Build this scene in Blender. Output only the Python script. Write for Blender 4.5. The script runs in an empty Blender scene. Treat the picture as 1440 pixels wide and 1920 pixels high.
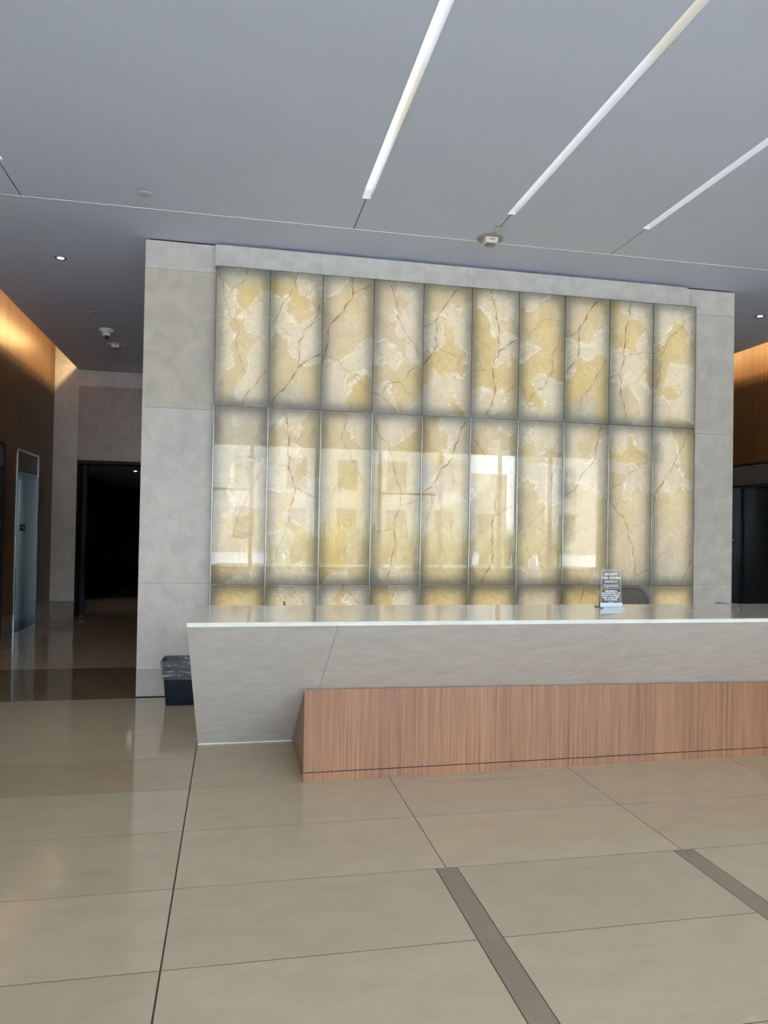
import bpy, bmesh, math, random
import numpy as np
from mathutils import Vector, Matrix, noise
random.seed(7)
SC = bpy.context.scene
COL = SC.collection
# ------------------------------------------------------------------ camera
YAW, PITCH, ROLL, FPX, PX, PY, CAMH = 0.200906, 0.0146368, 0.0175431, 1387.11, 718.17, 972.16, 1.55
def cam_axes():
    cy, sy, cp, sp, cr, sr = (math.cos(YAW), math.sin(YAW), math.cos(PITCH), math.sin(PITCH), math.cos(ROLL), math.sin(ROLL))
    f = Vector((sy*cp, cy*cp, sp)); r = Vector((cy, -sy, 0)); u = r.cross(f)
    return r*cr + u*sr, u*cr - r*sr, f
r_, u_, f_ = cam_axes()
cd = bpy.data.cameras.new('camera'); cam = bpy.data.objects.new('camera', cd); COL.objects.link(cam)
m = Matrix.Identity(4)
for i in range(3):
    m[i][0], m[i][1], m[i][2] = r_[i], u_[i], -f_[i]
m[2][3] = CAMH
cam.matrix_world = m
cd.sensor_fit = 'VERTICAL'; cd.sensor_height = 36.0; cd.lens = FPX/1920*36.0
cd.shift_x = (720-PX)/1920; cd.shift_y = (PY-960)/1920
cd.clip_start = 0.05
SC.camera = cam
# ------------------------------------------------------------------ world, daylight, exposure
SC.view_settings.view_transform = 'Standard'; SC.view_settings.look = 'None'
SC.view_settings.gamma = 1.0; SC.view_settings.use_curve_mapping = False
SC.view_settings.exposure = 0.34
SC.cycles.use_denoising = True
SC.cycles.max_bounces = 12; SC.cycles.diffuse_bounces = 6; SC.cycles.glossy_bounces = 6
SC.cycles.transparent_max_bounces = 16; SC.cycles.sample_clamp_indirect = 6.0
SC.cycles.caustics_reflective = False; SC.cycles.caustics_refractive = False
SKY = 18.0
W = bpy.data.worlds.new('daylight'); SC.world = W; W.use_nodes = True
nt = W.node_tree; nt.nodes.clear()
wo = nt.nodes.new('ShaderNodeOutputWorld'); bg = nt.nodes.new('ShaderNodeBackground')
tc = nt.nodes.new('ShaderNodeTexCoord'); sx = nt.nodes.new('ShaderNodeSeparateXYZ'); cr_ = nt.nodes.new('ShaderNodeValToRGB')
nt.links.new(tc.outputs['Generated'], sx.inputs[0]); nt.links.new(sx.outputs['Z'], cr_.inputs[0])
cr_.color_ramp.elements[0].position = 0.0; cr_.color_ramp.elements[0].color = (0.86, 0.92, 1.0, 1)
cr_.color_ramp.elements[1].position = 0.7; cr_.color_ramp.elements[1].color = (0.62, 0.76, 1.0, 1)
nt.links.new(cr_.outputs[0], bg.inputs[0]); bg.inputs[1].default_value = SKY
nt.links.new(bg.outputs[0], wo.inputs[0])
# sunlight falls along the front, on the paving and planting outside only
sd = bpy.data.lights.new('sun', 'SUN'); sd.energy = 310.0; sd.color = (1.0, .98, .94); sd.angle = math.radians(.6)
so = bpy.data.objects.new('sun', sd); COL.objects.link(so)
so.rotation_euler = Vector((.62, .22, .75)).to_track_quat('Z', 'Y').to_euler()
# the daylight enters through the glazed front: a portal guides the sky sampling there
YF = -6.0
pl = bpy.data.lights.new('window_daylight_portal', 'AREA'); pl.shape = 'RECTANGLE'; pl.size = 16.0; pl.size_y = 3.7
pl.cycles.is_portal = True
po = bpy.data.objects.new('window_daylight_portal', pl); COL.objects.link(po)
po.location = (2.4, YF-0.1, 2.1); po.rotation_euler = (math.radians(90), 0, 0)   # faces +Y, into the hall

# ------------------------------------------------------------------ materials
def mat(name):
    M = bpy.data.materials.new(name); M.use_nodes = True
    n = M.node_tree; n.nodes.clear()
    o = n.nodes.new('ShaderNodeOutputMaterial')
    return M, n, o
def N(n, t, **k):
    x = n.nodes.new(t)
    for a, b in k.items(): setattr(x, a, b)
    return x
def pbsdf(n, o, base=(.8,.8,.8), rough=.5, metal=0, spec=.5, coat=0):
    p = n.nodes.new('ShaderNodeBsdfPrincipled')
    p.inputs['Base Color'].default_value = (*base, 1); p.inputs['Roughness'].default_value = rough
    p.inputs['Metallic'].default_value = metal; p.inputs['Specular IOR Level'].default_value = spec
    p.inputs['Coat Weight'].default_value = coat
    n.links.new(p.outputs[0], o.inputs[0]); return p
def plain(name, base, rough=.5, metal=0, spec=.5, coat=0, var=.06, scale=30):
    M, n, o = mat(name); p = pbsdf(n, o, base, rough, metal, spec, coat)
    t = N(n, 'ShaderNodeTexCoord'); nz = N(n, 'ShaderNodeTexNoise'); nz.inputs['Scale'].default_value = scale
    n.links.new(t.outputs['Object'], nz.inputs['Vector'])
    mx = N(n, 'ShaderNodeMix', data_type='RGBA')
    mx.inputs[6].default_value = (*[c*(1-var) for c in base], 1); mx.inputs[7].default_value = (*[min(1, c*(1+var)) for c in base], 1)
    n.links.new(nz.outputs[0], mx.inputs[0]); n.links.new(mx.outputs[2], p.inputs['Base Color'])
    return M
def emit(name, col, strength):
    M, n, o = mat(name); e = N(n, 'ShaderNodeEmission'); e.inputs[0].default_value = (*col, 1); e.inputs[1].default_value = strength
    n.links.new(e.outputs[0], o.inputs[0]); return M
def mapping(n, scale, rot=(0,0,0)):
    t = N(n, 'ShaderNodeTexCoord'); mp = N(n, 'ShaderNodeMapping'); mp.inputs['Scale'].default_value = scale; mp.inputs['Rotation'].default_value = rot
    n.links.new(t.outputs['Object'], mp.inputs[0]); return mp
def noise_node(n, mp, scale, detail=4, rough=.55, dist=0.0):
    z = N(n, 'ShaderNodeTexNoise'); z.inputs['Scale'].default_value = scale; z.inputs['Detail'].default_value = detail
    z.inputs['Roughness'].default_value = rough; z.inputs['Distortion'].default_value = dist
    n.links.new(mp.outputs[0], z.inputs['Vector']); return z
def ramp(n, src, stops):
    r = N(n, 'ShaderNodeValToRGB'); e = r.color_ramp.elements
    while len(e) < len(stops): e.new(.5)
    for q, (p, c) in zip(e, stops):
        q.position = p; q.color = (*c, 1) if len(c) == 3 else c
    n.links.new(src, r.inputs[0]); return r
def mixc(n, a, b, fac, blend='MIX'):
    m = N(n, 'ShaderNodeMix', data_type='RGBA', blend_type=blend)
    for s, v in ((6, a), (7, b)):
        if isinstance(v, tuple): m.inputs[s].default_value = (*v, 1)
        else: n.links.new(v, m.inputs[s])
    if isinstance(fac, float): m.inputs[0].default_value = fac
    else: n.links.new(fac, m.inputs[0])
    return m.outputs[2]
def stone(name, base, rough=.3, streak=(1,1,1), contrast=.09, flecks=.35, bump=.0, spec=.5, tint=True, mottle=5.0):
    M, n, o = mat(name); p = pbsdf(n, o, base, rough, 0, spec)
    mp = mapping(n, streak)
    a = noise_node(n, mp, mottle, 8, .62, .4)
    lo = tuple(c*(1-contrast) for c in base); hi = tuple(min(1, c*(1+contrast)) for c in base)
    c = ramp(n, a.outputs[0], [(.32, lo), (.68, hi)]).outputs[0]
    # small pale fossil flecks and a few darker specks
    b = noise_node(n, mp, mottle*7, 3, .5, 1.6)
    f = ramp(n, b.outputs[0], [(.64, (0,0,0)), (.72, (1,1,1))])
    fm = N(n, 'ShaderNodeMath', operation='MULTIPLY'); fm.inputs[1].default_value = flecks*.5; n.links.new(f.outputs[0], fm.inputs[0])
    c = mixc(n, c, tuple(min(1, q*1.28) for q in base), fm.outputs[0])
    d = noise_node(n, mp, mottle*4, 4, .6, .9)
    g = ramp(n, d.outputs[0], [(.27, (1,1,1)), (.34, (0,0,0))])
    gm = N(n, 'ShaderNodeMath', operation='MULTIPLY'); gm.inputs[1].default_value = .22; n.links.new(g.outputs[0], gm.inputs[0])
    c = mixc(n, c, tuple(q*.72 for q in base), gm.outputs[0])
    if tint:
        at = N(n, 'ShaderNodeAttribute', attribute_name='tint')
        c = mixc(n, c, at.outputs['Color'], 1.0, 'MULTIPLY')
    n.links.new(c, p.inputs['Base Color'])
    if bump:
        bp = N(n, 'ShaderNodeBump'); bp.inputs['Strength'].default_value = bump; bp.inputs['Distance'].default_value = .002
        n.links.new(a.outputs[0], bp.inputs['Height']); n.links.new(bp.outputs[0], p.inputs['Normal'])
    return M
def wood(name, c0, c1, c2, rough=.35, coat=.0, sc=70, spec=.5):
    M, n, o = mat(name); p = pbsdf(n, o, c1, rough, 0, spec, coat); p.inputs['Coat Roughness'].default_value = .22
    mp = mapping(n, (1, 1, .018)); a = noise_node(n, mp, sc, 3, .6)
    mp2 = mapping(n, (1, 1, .06)); b = noise_node(n, mp2, 3.2, 4, .6, .3)
    mp3 = mapping(n, (1, 1, .012)); g = noise_node(n, mp3, sc*3.2, 2, .5)
    c = ramp(n, a.outputs[0], [(.3, c0), (.5, c1), (.7, c2)]).outputs[0]
    br = ramp(n, b.outputs[0], [(.3, (.86,.84,.84)), (.7, (1.12,1.12,1.1))]).outputs[0]
    c = mixc(n, c, br, 1.0, 'MULTIPLY')
    fr = ramp(n, g.outputs[0], [(.35, (.8,.78,.76)), (.5, (1,1,1))]).outputs[0]
    c = mixc(n, c, fr, 1.0, 'MULTIPLY')
    n.links.new(c, p.inputs['Base Color']); return M
M_CEIL = plain('painted_plaster', (.70,.77,.95), .75, spec=.25, var=.015, scale=.7)  # white plaster; the cool daylight's blue is put into its colour
M_DARK = plain('dark_reveal', (.012,.012,.014), .8)
M_WALL = stone('limestone_cladding', (.54,.492,.458), .34, (1,1,1), .12, .95, mottle=6)
M_BAND = stone('limestone_band', (.55,.515,.485), .34, (1,1,1), .13, .9, mottle=7)
M_DESK = stone('limestone_desk', (.645,.632,.638), .4, (1,1,3.2), .10, .6, mottle=7, tint=False)
M_TOP = stone('polished_desk_top', (.60,.55,.47), .04, (1,3,1), .05, .2, tint=False, spec=.75)
M_EDGE = stone('desk_top_edge', (.64,.64,.61), .5, (1,1,2), .08, .3, tint=False, mottle=12)
M_FLOOR = stone('polished_floor_stone', (.485,.39,.268), .085, (1,1.8,1), .045, .3, mottle=4.5, spec=.5)
M_BASE = stone('brown_base_stone', (.27,.24,.20), .25, (1,1,2), .1, .2, tint=True)
M_GROUT = plain('floor_joint', (.05,.042,.035), .7)
M_WOOD = wood('reddish_veneer', (.205,.092,.05), (.28,.135,.074), (.35,.185,.108), .4, .12)
M_WALLWOOD = wood('amber_wall_veneer', (.10,.043,.014), (.15,.068,.022), (.19,.09,.032), .38, .0, sc=40, spec=.3)
M_STEEL = plain('brushed_steel', (.62,.69,.73), .22, 1, var=.08, scale=8)
M_DKSTEEL = plain('dark_steel_door', (.10,.11,.118), .28, 1, var=.1, scale=4)
M_TRANSOM = plain('grey_metal_panel', (.23,.22,.22), .5, .6, var=.08)
M_BLACKMETAL = plain('black_door_frame', (.012,.013,.015), .6, 0, .2)
M_FRAME = plain('panel_joint_metal', (.10,.105,.105), .32, .9, var=.1)
M_ALU = plain('satin_aluminium', (.62,.63,.65), .3, 1, var=.04)
M_WHITE = plain('white_plastic', (.78,.79,.80), .4, var=.03)
M_COVER = plain('grey_white_cover', (.62,.66,.72), .55, var=.03)
M_BEIGE = plain('beige_plate', (.33,.30,.245), .5, var=.05)
M_TROUGH = plain('white_light_trough', (.72,.74,.77), .5, var=.02)
M_BIN = plain('navy_plastic', (.006,.010,.020), .5, spec=.3, var=.1)
M_BLACK = plain('black_plastic', (.012,.012,.013), .45)
M_RED = plain('red_lettering', (.25,.03,.03), .5)
M_INK = plain('white_lettering', (.9,.9,.92), .5)
M_GREY = plain('grey_fabric', (.17,.155,.14), .6)
M_LED = emit('white_led_lens', (.93,.96,1.0), 1.55)
M_LEDW = emit('warm_led_lens', (1.0,.95,.76), 1.25)
M_COVE = emit('amber_cove_strip', (1.0,.68,.28), 66.0)
M_SPOT = emit('downlight_lamp', (1.0,.95,.86), 14.0)
M_BACK = emit('onyx_backlight', (1.0,.92,.74), 1.0)

# ------------------------------------------------------------------ builders
def link(name, me, m=None, parent=None):
    o = bpy.data.objects.new(name, me); COL.objects.link(o)
    if m is not None: me.materials.append(m)
    if parent is not None: o.parent = parent
    return o
def obj(name, bm, m, parent=None, smooth=False, loc=None):
    me = bpy.data.meshes.new(name)
    bmesh.ops.recalc_face_normals(bm, faces=bm.faces[:])
    bm.to_mesh(me); bm.free()
    if smooth:
        for p in me.polygons: p.use_smooth = True
        try: me.set_sharp_from_angle(angle=math.radians(40))
        except Exception: pass
    o = link(name, me, m, parent)
    if loc: o.location = loc
    return o
def struct(name, bm, m, parent=None, **k):
    o = obj(name, bm, m, parent, **k)
    if parent is None: o['kind'] = 'structure'
    return o
def tag(o, label, cat, group=None):
    o['label'] = label; o['category'] = cat
    if group: o['group'] = group
    return o
def thing(name, label, cat, loc=(0,0,0), rz=0, group=None):
    o = bpy.data.objects.new(name, None); COL.objects.link(o); o.empty_display_size = .1
    o.location = loc; o.rotation_euler = (0, 0, rz)
    return tag(o, label, cat, group)
def box(bm, x0, x1, y0, y1, z0, z1, tint=None, bev=0):
    v = [bm.verts.new((x, y, z)) for x in (x0, x1) for y in (y0, y1) for z in (z0, z1)]
    fs = [bm.faces.new([v[i] for i in q]) for q in ((0,1,3,2),(4,6,7,5),(0,4,5,1),(2,3,7,6),(0,2,6,4),(1,5,7,3))]
    if tint is not None:
        L = bm.faces.layers.float_color.get('tint') or bm.faces.layers.float_color.new('tint')
        for f in fs: f[L] = (*tint, 1)
    if bev:
        bmesh.ops.bevel(bm, geom=list({e for f in fs for e in f.edges}), offset=bev, segments=2, affect='EDGES', profile=.6)
    return fs
def B(*a, **k):
    bm = bmesh.new(); box(bm, *a, **k); return bm
def newbm():
    bm = bmesh.new(); bm.faces.layers.float_color.new('tint'); return bm
def slab(bm, x0, x1, y0, y1, z0, z1, tint=(1,1,1)):
    v = [bm.verts.new((x, y, z)) for x in (x0, x1) for y in (y0, y1) for z in (z0, z1)]
    L = bm.faces.layers.float_color.get('tint')
    for q in ((0,1,3,2),(4,6,7,5),(0,4,5,1),(2,3,7,6),(0,2,6,4),(1,5,7,3)):
        f = bm.faces.new([v[i] for i in q]); f[L] = (*tint, 1)
def prism(bm, pts, axis, a, b):
    """extrude the 2-D outline pts along axis ('x','y','z') from a to b"""
    def P(p, t):
        return (t, p[0], p[1]) if axis == 'x' else ((p[0], t, p[1]) if axis == 'y' else (p[0], p[1], t))
    A = [bm.verts.new(P(p, a)) for p in pts]; C = [bm.verts.new(P(p, b)) for p in pts]
    bm.faces.new(A); bm.faces.new(C[::-1]); k = len(pts)
    for i in range(k): bm.faces.new((A[i], C[i], C[(i+1) % k], A[(i+1) % k]))
def lathe(bm, prof, seg=40, c=(0,0,0)):
    """prof: list of (radius, z), closed where radius is 0"""
    rings = []
    for r, z in prof:
        if r < 1e-6: rings.append([bm.verts.new((c[0], c[1], c[2]+z))])
        else: rings.append([bm.verts.new((c[0]+r*math.cos(2*math.pi*i/seg), c[1]+r*math.sin(2*math.pi*i/seg), c[2]+z)) for i in range(seg)])
    for p, q in zip(rings, rings[1:]):
        for i in range(seg):
            j = (i+1) % seg
            if len(p) == 1 and len(q) == 1: continue
            if len(p) == 1: bm.faces.new((p[0], q[i], q[j]))
            elif len(q) == 1: bm.faces.new((p[i], q[0], p[j]))
            else: bm.faces.new((p[i], q[i], q[j], p[j]))
def tube(bm, pts, r, seg=10, closed=False, flat=1.0):
    pts = [Vector(p) for p in pts]; n = len(pts); rings = []
    for i, p in enumerate(pts):
        a = pts[(i-1) % n] if (closed or i) else p; b = pts[(i+1) % n] if (closed or i < n-1) else p
        t = (b-a).normalized(); ref = Vector((0,1,0)) if abs(t.y) < .9 else Vector((1,0,0))
        u = t.cross(ref).normalized(); w = u.cross(t).normalized()
        rings.append([bm.verts.new(p + u*(r*math.cos(2*math.pi*k/seg)) + w*(r*flat*math.sin(2*math.pi*k/seg))) for k in range(seg)])
    for i in range(n if closed else n-1):
        p, q = rings[i], rings[(i+1) % n]
        for k in range(seg): bm.faces.new((p[k], p[(k+1) % seg], q[(k+1) % seg], q[k]))
    if not closed: bm.faces.new(rings[0][::-1]); bm.faces.new(rings[-1])
def rrect(w, d, r, k=6):
    out = []
    for cx, cy, a0 in ((w/2-r, d/2-r, 0), (-w/2+r, d/2-r, 90), (-w/2+r, -d/2+r, 180), (w/2-r, -d/2+r, 270)):
        for i in range(k+1):
            a = math.radians(a0+90*i/k); out.append((cx+r*math.cos(a), cy+r*math.sin(a)))
    return out
def loft(bm, loops, cap0=True, cap1=True):
    R = [[bm.verts.new(p) for p in L] for L in loops]; k = len(R[0])
    for p, q in zip(R, R[1:]):
        for i in range(k): bm.faces.new((p[i], p[(i+1) % k], q[(i+1) % k], q[i]))
    if cap0: bm.faces.new(R[0][::-1])
    if cap1: bm.faces.new(R[-1])
def text(name, body, size, m, parent, loc, rot=(math.pi/2,0,0), depth=.0006, align='CENTER', xs=1.0, bold=0.0):
    c = bpy.data.curves.new(name, 'FONT'); c.body = body; c.size = size; c.extrude = depth; c.align_x = align; c.align_y = 'CENTER'
    c.offset = bold; c.resolution_u = 4
    t = bpy.data.objects.new(name, c); COL.objects.link(t)
    bpy.context.view_layer.update()
    me = bpy.data.meshes.new_from_object(t.evaluated_get(bpy.context.evaluated_depsgraph_get()))
    bpy.data.objects.remove(t); bpy.data.curves.remove(c)
    me.materials.clear()
    o = link(name, me, m, parent); o.location = loc; o.rotation_euler = rot; o.scale = (xs, 1, 1)
    return o
VEINS = """0.5;0.093,3.907 0.078,3.812 -0.004,3.754 -0.052,3.699 -0.084,3.629
0.5;-0.162,3.826 -0.118,3.677 -0.075,3.562 -0.056,3.478 0.003,3.415 0.022,3.314 0.007,3.194 0.043,3.078 0.087,2.961
0.7;0.284,2.990 0.205,2.900 0.132,2.811 0.083,2.723 0.073,2.663
0.6;0.556,3.887 0.527,3.790 0.469,3.681 0.411,3.608 0.370,3.510 0.321,3.429
0.8;0.763,3.635 0.713,3.501 0.621,3.391 0.571,3.275 0.578,3.111 0.571,3.042
1;0.772,3.176 0.678,3.118 0.571,3.042 0.518,2.935 0.443,2.828 0.368,2.764 0.344,2.686
1;1.065,3.905 1.071,3.773 1.008,3.654 0.948,3.554 0.853,3.451 0.847,3.337 0.823,3.214 0.796,3.099
0.7;1.252,3.876 1.155,3.816 1.071,3.765
0.5;0.833,3.162 0.938,3.134 1.045,3.036 1.117,2.961 1.208,2.870 1.262,2.829
0.7;1.441,3.875 1.479,3.753 1.509,3.614 1.538,3.509 1.594,3.424 1.677,3.341 1.725,3.202
0.6;1.736,3.140 1.636,3.071 1.538,2.959 1.421,2.935 1.378,2.844 1.352,2.816
0.7;1.279,2.848 1.360,2.817 1.443,2.742 1.517,2.648
0.4;1.538,2.959 1.622,2.857 1.714,2.791
1;2.094,3.884 2.011,3.778 1.921,3.645 1.885,3.570 1.901,3.482 1.884,3.409 1.904,3.338 1.853,3.246 1.763,3.142
0.7;1.885,3.570 1.775,3.505
0.4;1.904,3.338 2.001,3.264 2.105,3.235 2.198,3.277
0.3;2.142,3.237 2.107,3.100 2.043,2.988
1;2.437,3.905 2.473,3.776 2.501,3.630 2.525,3.566 2.522,3.435 2.532,3.320 2.482,3.219 2.483,3.153 2.476,3.038 2.484,2.875 2.463,2.784 2.422,2.708 2.405,2.658
1;2.721,3.440 2.618,3.375 2.532,3.317
0.4;2.253,3.107 2.364,3.121 2.480,3.153
0.5;2.710,3.002 2.616,2.915 2.578,2.847
0.25;2.247,3.465 2.359,3.391 2.455,3.315
0.4;3.177,3.655 3.070,3.673 3.007,3.676 2.929,3.587 2.825,3.472
0.6;3.162,3.487 3.110,3.358 3.094,3.241 3.104,3.158 3.043,3.071 3.013,2.986 2.939,2.957 2.878,2.896 2.849,2.845
0.5;2.731,3.053 2.781,2.973 2.826,2.877 2.855,2.729
1;3.571,3.887 3.473,3.762 3.420,3.665 3.376,3.586 3.374,3.485 3.379,3.359 3.326,3.255 3.230,3.115
0.6;3.376,3.586 3.233,3.509
0.6;3.671,3.302 3.600,3.171 3.529,3.048 3.466,2.961 3.404,2.865 3.384,2.772
0.3;3.217,2.797 3.297,2.784 3.384,2.772
1;3.955,3.918 3.933,3.771 3.888,3.639 3.881,3.460 3.878,3.323 3.830,3.176 3.837,3.049 3.852,2.914 3.896,2.797 3.901,2.721
0.8;3.830,3.171 3.714,3.110
0.5;3.883,3.358 3.966,3.389 4.078,3.408 4.191,3.398
0.4;3.722,3.611 3.814,3.660
0.4;4.508,3.866 4.548,3.747 4.598,3.612 4.677,3.470
0.6;4.530,3.703 4.454,3.628 4.369,3.553 4.332,3.456 4.276,3.366 4.284,3.203 4.252,3.089 4.212,2.967
0.4;4.217,2.873 4.321,2.878 4.391,2.873 4.482,2.964 4.595,3.091
0.35;4.208,3.568 4.256,3.485 4.276,3.383
0.3;4.391,2.873 4.380,2.752
0.25;-0.135,2.579 -0.147,2.359 -0.087,2.260 -0.028,2.178
0.4;0.305,2.190 0.224,2.034 0.144,1.862 0.073,1.691 0.034,1.572 -0.013,1.437
0.3;-0.124,1.636 -0.049,1.554 0.068,1.505 0.202,1.482
0.25;0.039,2.113 0.106,2.098 0.166,2.033
0.9;0.449,2.624 0.478,2.471 0.498,2.318 0.509,2.198 0.502,2.095 0.538,2.002 0.560,1.925 0.550,1.839 0.518,1.718
0.8;0.560,1.925 0.643,1.884 0.773,1.824
0.5;0.323,2.148 0.408,2.134 0.493,2.120
0.3;0.572,2.475 0.659,2.393 0.747,2.302
0.4;0.518,1.718 0.495,1.581 0.455,1.443 0.407,1.323 0.366,1.238 0.318,1.135
0.5;1.034,2.618 1.022,2.495 0.992,2.424 1.017,2.330 1.080,2.210 1.135,2.107 1.236,1.944
0.3;1.014,2.016 0.936,1.936 0.896,1.761 0.855,1.605 0.814,1.483
0.7;1.295,2.596 1.342,2.457 1.433,2.373 1.491,2.199 1.520,2.041 1.558,1.954 1.566,1.795 1.518,1.670 1.512,1.494 1.497,1.318 1.473,1.159 1.457,1.072
0.7;1.742,1.843 1.661,1.806 1.570,1.777
0.4;1.305,1.526 1.412,1.536 1.511,1.573
0.4;1.723,1.356 1.615,1.275 1.553,1.195
1;2.192,2.602 2.139,2.455 2.086,2.274 1.985,2.162 1.913,2.035 1.868,1.962 1.754,1.888
0.7;1.878,1.963 1.881,1.785 1.828,1.641 1.775,1.534
0.3;1.908,1.287 1.901,1.162
0.6;2.245,2.522 2.299,2.424 2.369,2.344 2.450,2.255 2.460,2.164
0.8;2.521,1.982 2.528,1.716 2.486,1.631 2.489,1.465 2.500,1.315 2.467,1.199 2.416,1.115 2.391,1.041
0.6;2.703,1.812 2.607,1.767 2.529,1.707
0.25;2.227,1.536 2.357,1.538 2.487,1.557
0.3;2.658,1.350 2.571,1.274
0.4;3.189,2.393 3.164,2.256 3.103,2.101 3.069,1.947 3.062,1.812 2.955,1.708 2.849,1.605
0.4;2.732,1.703 2.796,1.553 2.861,1.420 2.871,1.336 2.944,1.253 3.072,1.161
0.25;2.963,2.359 3.035,2.370 3.108,2.339
0.9;3.629,2.617 3.603,2.495 3.568,2.305 3.495,2.199 3.413,2.111 3.360,1.989 3.224,1.909
0.5;3.360,1.989 3.370,1.904 3.354,1.801
0.5;3.373,1.734 3.319,1.664 3.229,1.586
0.3;3.670,1.705 3.624,1.670 3.616,1.567
0.5;3.912,2.560 3.999,2.442 4.077,2.367 4.144,2.317
0.5;4.173,2.309 4.060,2.218 3.946,2.171 3.815,2.037 3.722,1.974
0.7;3.723,1.931 3.790,1.811 3.886,1.727 3.925,1.641 3.946,1.521 4.004,1.383 4.026,1.227 4.024,1.054
0.5;4.188,1.193 4.027,1.123
0.7;4.627,2.617 4.560,2.464 4.464,2.302 4.359,2.140 4.255,1.980 4.207,1.943
0.8;4.245,1.962 4.228,1.822 4.211,1.682
0.6;4.683,1.320 4.634,1.231 4.577,1.108 4.549,1.029
0.25;4.293,1.299 4.398,1.422
0.6;0.523,1.017 0.601,0.923 0.671,0.846 0.759,0.743
0.6;1.023,1.018 1.104,0.931 1.185,0.844 1.248,0.757
0.3;-0.117,0.890 -0.034,0.848 0.082,0.814
0.3;1.530,1.002 1.496,0.879 1.480,0.756
0.4;2.313,1.007 2.290,0.851 2.318,0.702
0.4;2.770,0.983 2.754,0.849 2.792,0.715
0.8;3.467,1.001 3.414,0.839 3.388,0.711
0.4;3.588,0.950 3.635,0.915 3.683,0.812"""
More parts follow.
